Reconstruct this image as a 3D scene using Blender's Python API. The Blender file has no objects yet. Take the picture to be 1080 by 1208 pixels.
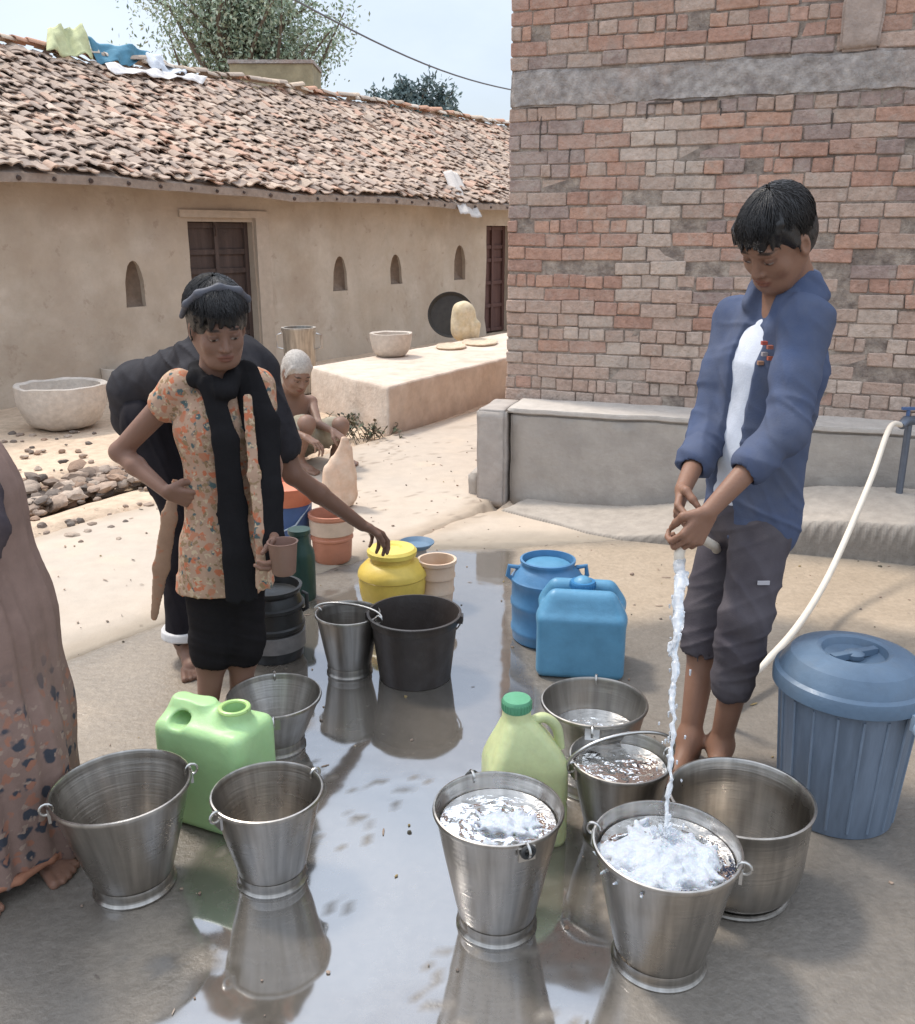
import bpy, bmesh, math, random
import numpy as np
from mathutils import Vector, Matrix, noise as mnoise
random.seed(7); np.random.seed(7)
R = math.radians
SC = bpy.context.scene
COL = SC.collection
# ---------------------------------------------------------------- camera
W0, H0, FPX = 1080.0, 1208.0, 1100.0
PITCH = math.atan((604-275)/FPX); HC = 1.42
cp, sp = math.cos(PITCH), math.sin(PITCH)
cam_d = bpy.data.cameras.new('camera'); cam = bpy.data.objects.new('camera', cam_d); COL.objects.link(cam)
cam.location = (0, 0, HC); cam.rotation_euler = (R(90)-PITCH, 0, 0)
cam_d.sensor_fit = 'HORIZONTAL'; cam_d.sensor_width = 36; cam_d.lens = 36*FPX/W0
cam_d.clip_start = 0.05; cam_d.clip_end = 2000
SC.camera = cam
def ray(px, py):
    a = (px-540)/FPX; b = -(py-604)/FPX
    return Vector((a, cp + b*sp, -sp + b*cp))
def G(px, py, z=0.0):            # point of the horizontal plane z seen at a pixel
    d = ray(px, py); t = (z-HC)/d.z
    return Vector((d.x*t, d.y*t, z))
def J(px, py, Y):                # point at forward distance Y
    d = ray(px, py); t = Y/d.y
    return Vector((d.x*t, Y, HC+d.z*t))
def scale_at(p):                 # pixels per metre at a point
    return FPX/(p.y*cp + (HC-p.z)*sp)
def proj(p):
    zc = p[1]*cp + (HC-p[2])*sp
    return 540+FPX*p[0]/zc, 604-FPX*((p[2]-HC)*cp + p[1]*sp)/zc
# ---------------------------------------------------------------- objects
def tag(o, label=None, cat=None, group=None, kind=None):
    if label: o['label'] = label
    if cat: o['category'] = cat
    if group: o['group'] = group
    if kind: o['kind'] = kind
    return o
def empty(name, loc=(0,0,0), rz=0):
    o = bpy.data.objects.new(name, None); COL.objects.link(o); o.location = loc; o.rotation_euler = (0,0,rz)
    o.empty_display_size = .1
    return o
def mk(name, V, F, mat, parent=None, smooth=True, cols=None, loc=None, attr=None):
    me = bpy.data.meshes.new(name)
    V = np.asarray(V, dtype=np.float32)
    if isinstance(F, np.ndarray):
        n = len(F); k = F.shape[1]
        me.vertices.add(len(V)); me.vertices.foreach_set('co', V.ravel())
        me.loops.add(n*k); me.loops.foreach_set('vertex_index', F.astype(np.int32).ravel())
        me.polygons.add(n); me.polygons.foreach_set('loop_start', np.arange(0, n*k, k, dtype=np.int32))
        me.update(calc_edges=True)
    else:
        me.from_pydata([tuple(v) for v in V.tolist()], [], [tuple(f) for f in F])
        me.update()
    if smooth:
        me.polygons.foreach_set('use_smooth', np.ones(len(me.polygons), dtype=bool))
    if cols is not None:
        a = me.color_attributes.new('Col', 'FLOAT_COLOR', 'POINT')
        c = np.ones((len(V), 4), dtype=np.float32); c[:, :3] = np.asarray(cols)[:, :3]
        a.data.foreach_set('color', c.ravel())
    me.materials.append(mat)
    o = bpy.data.objects.new(name, me); COL.objects.link(o)
    if parent is not None: o.parent = parent
    if loc is not None: o.location = loc
    return o
def auto_smooth(o, ang=40):
    me = o.data; bm = bmesh.new(); bm.from_mesh(me)
    for e in bm.edges:
        if len(e.link_faces) == 2 and e.calc_face_angle(0) > R(ang): e.smooth = False
    bm.to_mesh(me); bm.free()
    return o
class MB:
    """collects simple closed shapes into one mesh"""
    def __init__(s): s.V = []; s.F = []; s.C = []
    def add(s, V, F, c=None):
        n = len(s.V); s.V += [tuple(v) for v in V]; s.F += [tuple(i+n for i in f) for f in F]
        s.C += [c or (1,1,1)]*len(V)
        return s
    def box(s, c, d, rot=None, col=None, jit=0):
        h = Vector(d)/2; V = []
        for z in (-1,1):
            for (x,y) in ((-1,-1),(1,-1),(1,1),(-1,1)):
                v = Vector((x*h.x, y*h.y, z*h.z))
                if jit: v += Vector([random.uniform(-jit,jit) for _ in range(3)])
                if rot is not None: v = rot @ v
                V.append(v+Vector(c))
        return s.add(V, [(3,2,1,0),(4,5,6,7),(0,1,5,4),(1,2,6,5),(2,3,7,6),(3,0,4,7)], col)
    def tube(s, P, r, n=10, col=None, cap=True):
        P = [Vector(p) for p in P]; m = len(P); V = []; F = []
        rr = r if isinstance(r, (list, tuple)) else [r]*m
        up = Vector((0,0,1)); t0 = (P[1]-P[0]).normalized()
        if abs(t0.dot(up)) > .9: up = Vector((1,0,0))
        a = t0.cross(up).normalized()
        for i, p in enumerate(P):
            t = (P[min(i+1,m-1)]-P[max(i-1,0)]).normalized()
            a = (a - t*a.dot(t)).normalized(); b = t.cross(a)
            for k in range(n):
                th = 2*math.pi*k/n; V.append(p + (a*math.cos(th)+b*math.sin(th))*rr[i])
        for i in range(m-1):
            for k in range(n):
                k2 = (k+1) % n; F.append((i*n+k, i*n+k2, (i+1)*n+k2, (i+1)*n+k))
        if cap: F.append(tuple(range(n-1,-1,-1))); F.append(tuple((m-1)*n+k for k in range(n)))
        return s.add(V, F, col)
    def lathe(s, prof, n=64, c=(0,0,0), rot=None, col=None, sx=1, sy=1):
        V = []; F = []; m = len(prof)
        for (r, z) in prof:
            for k in range(n):
                th = 2*math.pi*k/n; v = Vector((r*sx*math.cos(th), r*sy*math.sin(th), z))
                if rot is not None: v = rot @ v
                V.append(v+Vector(c))
        for i in range(m-1):
            for k in range(n):
                k2 = (k+1) % n; F.append((i*n+k, i*n+k2, (i+1)*n+k2, (i+1)*n+k))
        if prof[0][0] > 1e-5: F.append(tuple(range(n-1,-1,-1)))
        if prof[-1][0] > 1e-5: F.append(tuple((m-1)*n+k for k in range(n)))
        return s.add(V, F, col)
    def build(s, name, mat, parent=None, smooth=True, cols=False, loc=None, ang=40):
        o = mk(name, s.V, s.F, mat, parent, smooth, s.C if cols else None, loc)
        if smooth: auto_smooth(o, ang)
        return o
def smooth_path(P, n=8):
    P = [Vector(p) for p in P]; out = []
    for i in range(len(P)-1):
        p0 = P[max(i-1,0)]; p1 = P[i]; p2 = P[i+1]; p3 = P[min(i+2,len(P)-1)]
        for k in range(n):
            t = k/n
            out.append(0.5*((2*p1)+(p2-p0)*t+(2*p0-5*p1+4*p2-p3)*t*t+(3*p1-p0-3*p2+p3)*t**3))
    out.append(P[-1]); return out
# ---------------------------------------------------------------- materials
def mat(name, col=(.5,.5,.5), rough=.6, metal=0, attr=False, var=0.0, vscale=8, bump=0.0, bscale=40, col2=None,
        stretch=(1,1,1), rvar=0, spec=.5, trans=0, alpha=1, sss=0, ior=1.45, coat=0, detail=6, grime=0, gcol=(.08,.06,.045), gscale=5, wrinkle=0, wscale=9):
    m = bpy.data.materials.new(name); m.use_nodes = True; nt = m.node_tree; N = nt.nodes; L = nt.links
    b = N['Principled BSDF']; b.inputs['Roughness'].default_value = rough; b.inputs['Metallic'].default_value = metal
    b.inputs['Specular IOR Level'].default_value = spec; b.inputs['IOR'].default_value = ior
    b.inputs['Transmission Weight'].default_value = trans; b.inputs['Alpha'].default_value = alpha
    b.inputs['Coat Weight'].default_value = coat; b.inputs['Coat Roughness'].default_value = .15
    if sss: b.inputs['Subsurface Weight'].default_value = sss; b.inputs['Subsurface Scale'].default_value = .01; b.inputs['Subsurface Radius'].default_value = (1,.4,.2)
    tc = N.new('ShaderNodeTexCoord'); mp = N.new('ShaderNodeMapping'); mp.inputs['Scale'].default_value = stretch
    L.new(tc.outputs['Object'], mp.inputs['Vector'])
    def nz(sc, det=detail, r=.6):
        n = N.new('ShaderNodeTexNoise'); n.inputs['Scale'].default_value = sc; n.inputs['Detail'].default_value = det; n.inputs['Roughness'].default_value = r
        L.new(mp.outputs[0], n.inputs['Vector']); return n
    if attr:
        a = N.new('ShaderNodeAttribute'); a.attribute_name = 'Col'; cur = a.outputs['Color']
        if col != (.5,.5,.5):
            mu = N.new('ShaderNodeMix'); mu.data_type='RGBA'; mu.blend_type='MULTIPLY'; mu.inputs[0].default_value=1
            L.new(cur, mu.inputs[6]); mu.inputs[7].default_value=(*col,1); cur = mu.outputs[2]
    else:
        c = N.new('ShaderNodeRGB'); c.outputs[0].default_value = (*col, 1); cur = c.outputs[0]
    if col2 is not None:
        n = nz(vscale); rp = N.new('ShaderNodeMapRange'); rp.inputs[1].default_value=.35; rp.inputs[2].default_value=.65
        L.new(n.outputs[0], rp.inputs[0]); mx = N.new('ShaderNodeMix'); mx.data_type='RGBA'
        L.new(rp.outputs[0], mx.inputs[0]); L.new(cur, mx.inputs[6]); mx.inputs[7].default_value=(*col2,1); cur = mx.outputs[2]
    if var:
        n = nz(vscale*1.7); rp = N.new('ShaderNodeMapRange'); rp.inputs[1].default_value=.25; rp.inputs[2].default_value=.75
        rp.inputs[3].default_value=1-var; rp.inputs[4].default_value=1+var*.8; L.new(n.outputs[0], rp.inputs[0])
        hs = N.new('ShaderNodeHueSaturation'); L.new(rp.outputs[0], hs.inputs['Value']); L.new(cur, hs.inputs['Color']); cur = hs.outputs[0]
    if grime:
        n = nz(gscale, 8, .7); rp = N.new('ShaderNodeMapRange'); rp.inputs[1].default_value=.52; rp.inputs[2].default_value=.72; rp.inputs[4].default_value=grime
        L.new(n.outputs[0], rp.inputs[0]); mx = N.new('ShaderNodeMix'); mx.data_type='RGBA'
        L.new(rp.outputs[0], mx.inputs[0]); L.new(cur, mx.inputs[6]); mx.inputs[7].default_value=(*gcol,1); cur = mx.outputs[2]
    L.new(cur, b.inputs['Base Color'])
    if rvar:
        n = nz(vscale*1.3); rp = N.new('ShaderNodeMapRange'); rp.inputs[1].default_value=.3; rp.inputs[2].default_value=.7
        rp.inputs[3].default_value=max(0.02,rough-rvar); rp.inputs[4].default_value=min(1,rough+rvar); L.new(n.outputs[0], rp.inputs[0]); L.new(rp.outputs[0], b.inputs['Roughness'])
    if bump:
        n = nz(bscale); bp = N.new('ShaderNodeBump'); bp.inputs['Strength'].default_value = 1; bp.inputs['Distance'].default_value = bump
        L.new(n.outputs[0], bp.inputs['Height']); L.new(bp.outputs[0], b.inputs['Normal'])
        if wrinkle:      # cloth creases
            n2 = nz(wscale, 3, .5); n2.noise_type = 'RIDGED_MULTIFRACTAL'; n2.inputs['Distortion'].default_value = .7
            b3 = N.new('ShaderNodeBump'); b3.inputs['Distance'].default_value = wrinkle; L.new(n2.outputs[0], b3.inputs['Height']); L.new(b3.outputs[0], bp.inputs['Normal'])
    return m
# ---------------------------------------------------------------- implicit surfaces
def fr(v):  # orthonormal frame with z along v
    z = Vector(v).normalized(); x = Vector((0,0,1)).cross(z)
    if x.length < 1e-4: x = Vector((1,0,0))
    x.normalize(); return x, z.cross(x), z
class S:
    """smooth union of rounded cones and ellipsoids, turned into ONE closed surface"""
    def __init__(s): s.ops = []
    def cone(s, a, b, ra, rb, k=.02, sub=False, flat=None, ff=1.0):
        s.ops.append(('c', np.array(a, float), np.array(b, float), ra, rb, k, sub, None if flat is None else np.array(Vector(flat).normalized(), float), ff)); return s
    def chain(s, P, r, k=.02, **kw):
        for i in range(len(P)-1): s.cone(P[i], P[i+1], r[i], r[i+1], k, **kw)
        return s
    def ell(s, c, r, k=.02, sub=False, M=None):
        M = np.eye(3) if M is None else np.array(M, float)   # rows = axes
        s.ops.append(('e', np.array(c, float), np.array(r, float), M, k, sub)); return s
    def half(s, c, n, k=.004):           # cut away everything on the side n points to
        s.ops.append(('h', np.array(c, float), np.array(Vector(n).normalized(), float), k)); return s
    def mesh(s, vox, warp=None, pad=.03):
        lo = np.full(3, 1e9); hi = -lo
        for o in s.ops:
            if o[0] == 'c' and not o[6]:
                m = max(o[3], o[4])*max(1, o[8]) + pad
                lo = np.minimum(lo, np.minimum(o[1], o[2])-m); hi = np.maximum(hi, np.maximum(o[1], o[2])+m)
            elif o[0] == 'e' and not o[5]:
                m = max(o[2])+pad; lo = np.minimum(lo, o[1]-m); hi = np.maximum(hi, o[1]+m)
        n = np.ceil((hi-lo)/vox).astype(int)+1
        ax = [lo[i]+vox*np.arange(n[i]) for i in range(3)]
        F = np.full(tuple(n), .06, dtype=np.float32)
        for o in s.ops:
            if o[0] == 'h':
                d = ((ax[0]-o[1][0])[:,None,None]*o[2][0] + (ax[1]-o[1][1])[None,:,None]*o[2][1] + (ax[2]-o[1][2])[None,None,:]*o[2][2]).astype(np.float32)
                F = np.maximum(F, d); continue
            if o[0] == 'c':
                m = max(o[3], o[4])*max(1, o[8])+o[5]+.012; l = np.minimum(o[1],o[2])-m; h = np.maximum(o[1],o[2])+m; k = o[5]; sub = o[6]
            else:
                m = max(o[2])+o[4]+.012; l = o[1]-m; h = o[1]+m; k = o[4]; sub = o[5]
            i0 = np.maximum(((l-lo)/vox).astype(int), 0); i1 = np.minimum(((h-lo)/vox).astype(int)+2, n)
            if np.any(i1 <= i0): continue
            sl = tuple(slice(i0[i], i1[i]) for i in range(3))
            X = (ax[0][sl[0]])[:,None,None]; Y = (ax[1][sl[1]])[None,:,None]; Z = (ax[2][sl[2]])[None,None,:]
            if o[0] == 'c':
                a, b, ra, rb = o[1], o[2], o[3], o[4]; ab = b-a; L2 = max(ab@ab, 1e-9)
                x = X-a[0]; y = Y-a[1]; z = Z-a[2]
                t = np.clip((x*ab[0]+y*ab[1]+z*ab[2])/L2, 0, 1)
                x = x-t*ab[0]; y = y-t*ab[1]; z = z-t*ab[2]
                q = x*x+y*y+z*z
                if o[7] is not None:
                    dn = x*o[7][0]+y*o[7][1]+z*o[7][2]; q = q + dn*dn*(1/(o[8]**2)-1)
                d = np.sqrt(np.maximum(q, 0)) - (ra+(rb-ra)*t)
            else:
                x = X-o[1][0]; y = Y-o[1][1]; z = Z-o[1][2]; M = o[3]; r = o[2]
                q = 0
                g = 0
                for i in range(3):
                    u = (x*M[i][0]+y*M[i][1]+z*M[i][2])/r[i]; q = q+u*u; g = g+(u/r[i])**2
                k0 = np.sqrt(q); k1 = np.sqrt(g)+1e-9; d = k0*(k0-1)/k1
                d = np.where(k0 < .05, -min(r), d)
            d = d.astype(np.float32); A = F[sl]
            if sub: d = -d; hh = np.maximum(k-np.abs(A-d), 0)/k; F[sl] = np.maximum(A, d)+hh*hh*k*.25
            else: hh = np.maximum(k-np.abs(A-d), 0)/k; F[sl] = np.minimum(A, d)-hh*hh*k*.25
        if warp is not None:
            near = np.abs(F) < .045; idx = np.nonzero(near)
            F[idx] += warp(ax[0][idx[0]], ax[1][idx[1]], ax[2][idx[2]]).astype(np.float32)
        F[0]=F[-1]=.05; F[:,0]=F[:,-1]=.05; F[:,:,0]=F[:,:,-1]=.05
        I = F < 0
        cnt = np.zeros(tuple(n-1), dtype=np.uint8)
        for a in (0,1):
            for b in (0,1):
                for c in (0,1): cnt += I[a:n[0]-1+a, b:n[1]-1+b, c:n[2]-1+c]
        act = np.nonzero((cnt > 0) & (cnt < 8)); nv = len(act[0])
        acc = np.zeros((nv, 3)); w = np.zeros(nv); base = np.stack(act, 1)
        cor = [(a,b,c) for a in (0,1) for b in (0,1) for c in (0,1)]
        for p in cor:
            for axi in range(3):
                if p[axi] == 0:
                    q = list(p); q[axi] = 1
                    fa = F[base[:,0]+p[0], base[:,1]+p[1], base[:,2]+p[2]]; fb = F[base[:,0]+q[0], base[:,1]+q[1], base[:,2]+q[2]]
                    cr = (fa < 0) != (fb < 0); t = np.where(cr, fa/(fa-fb+1e-12), 0)
                    pt = np.array(p, float)[None,:].repeat(nv, 0); pt[:,axi] += t
                    acc += pt*cr[:,None]; w += cr
        V = lo + vox*(base + acc/w[:,None])
        idm = np.full(tuple(n-1), -1, dtype=np.int32); idm[act] = np.arange(nv)
        FQ = []
        for axi in range(3):
            sa = [slice(None)]*3; sb = [slice(None)]*3; sa[axi] = slice(0,-1); sb[axi] = slice(1,None)
            A = I[tuple(sa)]; B = I[tuple(sb)]; e = np.nonzero(A != B); e = np.stack(e, 1)
            o1, o2 = [(1,2),(2,0),(0,1)][axi]
            ok = (e[:,o1] > 0) & (e[:,o2] > 0); e = e[ok]
            s_in = A[e[:,0], e[:,1], e[:,2]]
            def cid(d1, d2):
                q = e.copy(); q[:,o1] -= d1; q[:,o2] -= d2; return idm[q[:,0], q[:,1], q[:,2]]
            q = np.stack([cid(0,0), cid(1,0), cid(1,1), cid(0,1)], 1)
            q[~s_in] = q[~s_in][:, ::-1]
            FQ.append(q)
        return V, np.concatenate(FQ)
def main_piece(V, F):
    """drop the crumbs a cut leaves behind"""
    lab = np.arange(len(V))
    for _ in range(200):
        m_ = lab[F].min(1); new = lab.copy()
        for c in range(4): np.minimum.at(new, F[:, c], m_)
        for _ in range(3): new = new[new]
        if np.array_equal(new, lab): break
        lab = new
    cnt = np.bincount(lab, minlength=len(V)); ok = cnt[lab] > .03*len(V); F = F[ok[F[:, 0]]]
    us = np.unique(F); mp_ = -np.ones(len(V), int); mp_[us] = np.arange(len(us)); return V[us], mp_[F]
def build_s(s, name, vox, mt, parent=None, base=(0,0,0), colf=None, warp=None, root=False):
    V, F = s.mesh(vox, warp)
    if name in ('jacket', 'tshirt', 'trousers', 'kurta', 'shirt', 'scarf', 'leggings'): V, F = main_piece(V, F)
    cols = colf(V) if colf is not None else None
    V = V - np.array(base)
    o = mk(name, V, F, mt, parent, True, cols)
    if root: o.location = base
    return o
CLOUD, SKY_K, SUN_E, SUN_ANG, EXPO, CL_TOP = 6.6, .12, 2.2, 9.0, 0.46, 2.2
# ================================================================ noise helpers (numpy)
def vnoise(x, y, z=None, seed=0):
    """smooth value noise on arrays, -1..1"""
    z = np.zeros_like(x) if z is None else z
    xi, yi, zi = np.floor(x).astype(np.int64), np.floor(y).astype(np.int64), np.floor(z).astype(np.int64)
    fx, fy, fz = x-xi, y-yi, z-zi
    fx, fy, fz = fx*fx*(3-2*fx), fy*fy*(3-2*fy), fz*fz*(3-2*fz)
    def h(a, b, c):
        n = (a*73856093) ^ (b*19349663) ^ (c*83492791) ^ (seed*2654435761)
        n = (n ^ (n >> 13)) * 1274126177; n = n & 0x7fffffff; n = n ^ (n >> 16)
        return (n % 65536)/32768.0-1
    r = 0
    for a in (0,1):
        for b in (0,1):
            for c in (0,1):
                r = r + h(xi+a, yi+b, zi+c)*(fx if a else 1-fx)*(fy if b else 1-fy)*(fz if c else 1-fz)
    return r
def fbm(x, y, z=None, seed=0, o=4):
    r = 0; a = 1; f = 1; z = np.zeros_like(x) if z is None else z
    for i in range(o): r = r + a*vnoise(x*f, y*f, z*f, seed+i); a *= .5; f *= 2.03
    return r/1.9
def poly_sd(x, y, P):
    """signed distance to a polygon, positive inside"""
    P = [(p[0], p[1]) for p in P]; d = np.full(x.shape, 1e9); ins = np.zeros(x.shape, bool)
    for i in range(len(P)):
        ax_, ay = P[i]; bx, by = P[(i+1) % len(P)]; ex, ey = bx-ax_, by-ay
        t = np.clip(((x-ax_)*ex+(y-ay)*ey)/(ex*ex+ey*ey+1e-12), 0, 1)
        d = np.minimum(d, np.hypot(x-ax_-t*ex, y-ay-t*ey))
        c = (ay > y) != (by > y); ins ^= c & (x < (bx-ax_)*(y-ay)/(by-ay+1e-12)+ax_)
    return np.where(ins, d, -d)
def sstep(a, b, x): t = np.clip((x-a)/(b-a), 0, 1); return t*t*(3-2*t)
def gridmesh(xs, ys):
    X, Y = np.meshgrid(xs, ys, indexing='ij'); nx, ny = len(xs), len(ys)
    i = np.arange(nx*ny).reshape(nx, ny)
    F = np.stack([i[:-1,:-1], i[1:,:-1], i[1:,1:], i[:-1,1:]], -1).reshape(-1, 4)
    return X.ravel(), Y.ravel(), F
PX = lambda pts, z=0.0: [tuple(G(a, b, z))[:2] for a, b in pts]
# ================================================================ ground outlines
back_edge = PX([(-400,960),(0,815),(90,774),(200,733),(290,700),(400,668),(470,648),(600,646),(715,637)])
FLOOR = back_edge + [(0.9,4.35),(5,3.6),(5,-1.5),(-5,-1.5)]
PATH = PX([(-500,860),(-200,717),(30,637),(110,612),(190,592),(300,560),(400,530),(590,476)]) + [(.75,9.1),(1.3,8.9)] + [(.40,5.6)] + PX([(560,604),(500,628),(467,640)]) + back_edge[5:6] + back_edge[:5][::-1]
APRON = PX([(468,646),(505,629),(562,606),(600,600)]) + [(0.6,5.3),(1.2,5.1),(1.0,4.3)] + PX([(715,640)])
YARD = PX([(-500,640),(-100,590),(20,520),(120,536),(230,500),(300,470)])
# ---------------------------------------------------------------- ground sheet
t = np.linspace(-1, 1, 361); xs = 9*t + 400*np.sign(t)*np.abs(t)**9
t2 = np.linspace(0, 1, 341); ys = -3 + 19*t2 + 600*t2**9
X, Y, F = gridmesh(xs, ys)
near = sstep(30, 12, np.hypot(X, Y-6))
lowmask = np.maximum(sstep(-.12, .02, poly_sd(X, Y, PATH)), sstep(-.12, .02, poly_sd(X, Y, FLOOR)))
lowmask = np.maximum(lowmask, sstep(-.12, .02, poly_sd(X, Y, APRON)))
Z = near*(.014*fbm(X*1.5, Y*1.5, seed=3)+.008*fbm(X*7, Y*7, seed=5)) - .012 - .09*lowmask
# shallow drain channel along the far side of the path
DR = PX([(-60,612),(40,586),(110,566),(190,548),(300,520)])
dd = np.full(X.shape, 9.0)
for (a, b) in zip(DR[:-1], DR[1:]):
    ex, ey = b[0]-a[0], b[1]-a[1]; tt = np.clip(((X-a[0])*ex+(Y-a[1])*ey)/(ex*ex+ey*ey), 0, 1)
    dd = np.minimum(dd, np.hypot(X-a[0]-tt*ex, Y-a[1]-tt*ey))
Z -= .10*sstep(.40, .1, dd)
sand = np.array([.64,.49,.36]); mud = np.array([.33,.25,.18])
m = np.clip(.35+.6*fbm(X*.9, Y*.9, seed=9), 0, 1)[:,None]*.55
m = np.maximum(m, (sstep(.5, .15, dd)*.8)[:,None])
C = sand*(1-m)+mud*m
far = sstep(14, 40, np.hypot(X, Y))[:,None]; C = C*(1-far)+np.array([.30,.26,.17])*far
M_ground = mat('sandy_earth', attr=True, rough=.95, var=.22, vscale=9, bump=.012, bscale=30, spec=.15)
tag(mk('ground', np.stack([X,Y,Z],1), F, M_ground, cols=C), kind='structure')

def slab_sheet(name, P, z, res, material, colf, zf=None, thick=.06, edge=.012, seed=1, label=None):
    x0, x1 = min(p[0] for p in P), max(p[0] for p in P); y0, y1 = min(p[1] for p in P), max(p[1] for p in P)
    x0, x1, y0, y1 = x0-.1, x1+.1, y0-.1, y1+.1
    X, Y, F = gridmesh(np.arange(x0, x1, res), np.arange(y0, y1, res))
    d = poly_sd(X, Y, P) + .02*fbm(X*4, Y*4, seed=seed)+.012*fbm(X*17, Y*17, seed=seed+5)
    keep = d[F].max(1) > -.03; F = F[keep]
    used = np.unique(F); mp_ = -np.ones(len(X), int); mp_[used] = np.arange(len(used)); F = mp_[F]; X, Y, d = X[used], Y[used], d[used]
    Zv = z - thick*sstep(edge, -.03, d) + (zf(X, Y) if zf else 0)
    o = mk(name, np.stack([X, Y, Zv], 1), F, material, cols=colf(X, Y, d)); return tag(o, kind='structure')
# ---------------------------------------------------------------- sunlit path
def path_col(X, Y, d):
    a = np.clip(.5+.7*fbm(X*1.3, Y*1.3, seed=21), 0, 1)[:,None]; base = np.array([.53,.43,.335])*(1-a)+np.array([.46,.395,.33])*a
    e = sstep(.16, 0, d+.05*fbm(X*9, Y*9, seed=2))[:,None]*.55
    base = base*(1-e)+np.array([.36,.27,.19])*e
    g = sstep(.25,.6, fbm(X*5, Y*5, seed=33))[:,None]*.25
    base = base*(1-g)+np.array([.64,.50,.36])*g
    ck = sstep(.010, .003, np.abs(fbm(X*1.1+5, Y*1.1, seed=91)))[:,None]*.55*sstep(-.2,.2,fbm(X*.8,Y*.8,seed=92))[:,None]; base = base*(1-ck)+np.array([.22,.17,.13])*ck
    st_ = sstep(.30,.62, fbm(X*2.3, Y*2.3+4, seed=93))[:,None]*.35; base = base*(1-st_)+np.array([.36,.29,.22])*st_
    wet = sstep(.28, .0, -poly_sd(X, Y, FLOOR)+.12*fbm(X*3, Y*3, seed=8))[:,None]*.75
    return base*(1-wet)+np.array([.30,.255,.20])*wet
M_path = mat('path_concrete', attr=True, rough=.85, var=.08, vscale=7, bump=.0018, bscale=70, spec=.3)
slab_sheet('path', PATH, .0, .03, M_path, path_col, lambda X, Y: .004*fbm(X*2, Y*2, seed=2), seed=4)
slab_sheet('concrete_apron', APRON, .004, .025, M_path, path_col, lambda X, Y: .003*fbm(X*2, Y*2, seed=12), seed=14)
# ---------------------------------------------------------------- wet washing floor
FILM = PX([(468,655),(520,650),(604,652),(606,700),(612,775),(640,830),(668,930),(700,1000),(760,1208),(900,1500),(60,1500),(185,1208),(262,1140),(225,1090),(215,1040),(240,1000),(330,900),(352,850),(300,800),(240,760),(300,728),(400,700),(440,668)])
TAN = PX([(600,640),(760,640),(1300,690),(1300,800),(980,735),(800,720),(700,735),(640,700),(606,690)])
LEFTDAMP = PX([(-200,900),(90,778),(200,738),(300,720),(330,830),(300,900),(150,900),(60,1000),(-200,1100)])
def film_of(X, Y):
    d = poly_sd(X, Y, FILM)+.045*fbm(X*4, Y*4, seed=41)+.02*fbm(X*14, Y*14, seed=42)
    f = sstep(-.01, .03, d)
    # ragged tongues and islands
    isl = fbm(X*9, Y*5, seed=44)
    crk = np.abs(fbm(X*2.3+3, Y*2.3, seed=47)); f = f*(1-sstep(.012,.004, crk-.012*fbm(X*30, Y*30, seed=48))*sstep(2.6,2.2,Y)*.85)
    f = np.maximum(f, .75*sstep(.50,.62, fbm(X*5+9, Y*7, seed=49))*sstep(-.35,-.05,d))
    return f
def floor_col(X, Y, d):
    f = film_of(X, Y)
    a = np.clip(.5+.6*fbm(X*2.1, Y*2.1, seed=51)+.25*fbm(X*9, Y*9, seed=52), 0, 1)
    tan = sstep(-.10, .15, poly_sd(X, Y, TAN)+.12*fbm(X*3, Y*3, seed=53))
    lf = sstep(-.15, .1, poly_sd(X, Y, LEFTDAMP)+.1*fbm(X*4, Y*4, seed=54))
    patches = sstep(.05,.5, fbm(X*3.1, Y*3.1, seed=55))
    return np.stack([f, np.clip(a, 0, 1), np.clip(np.maximum(tan, .42*lf)+.28*patches*(1-f), 0, 1)], 1)
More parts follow.
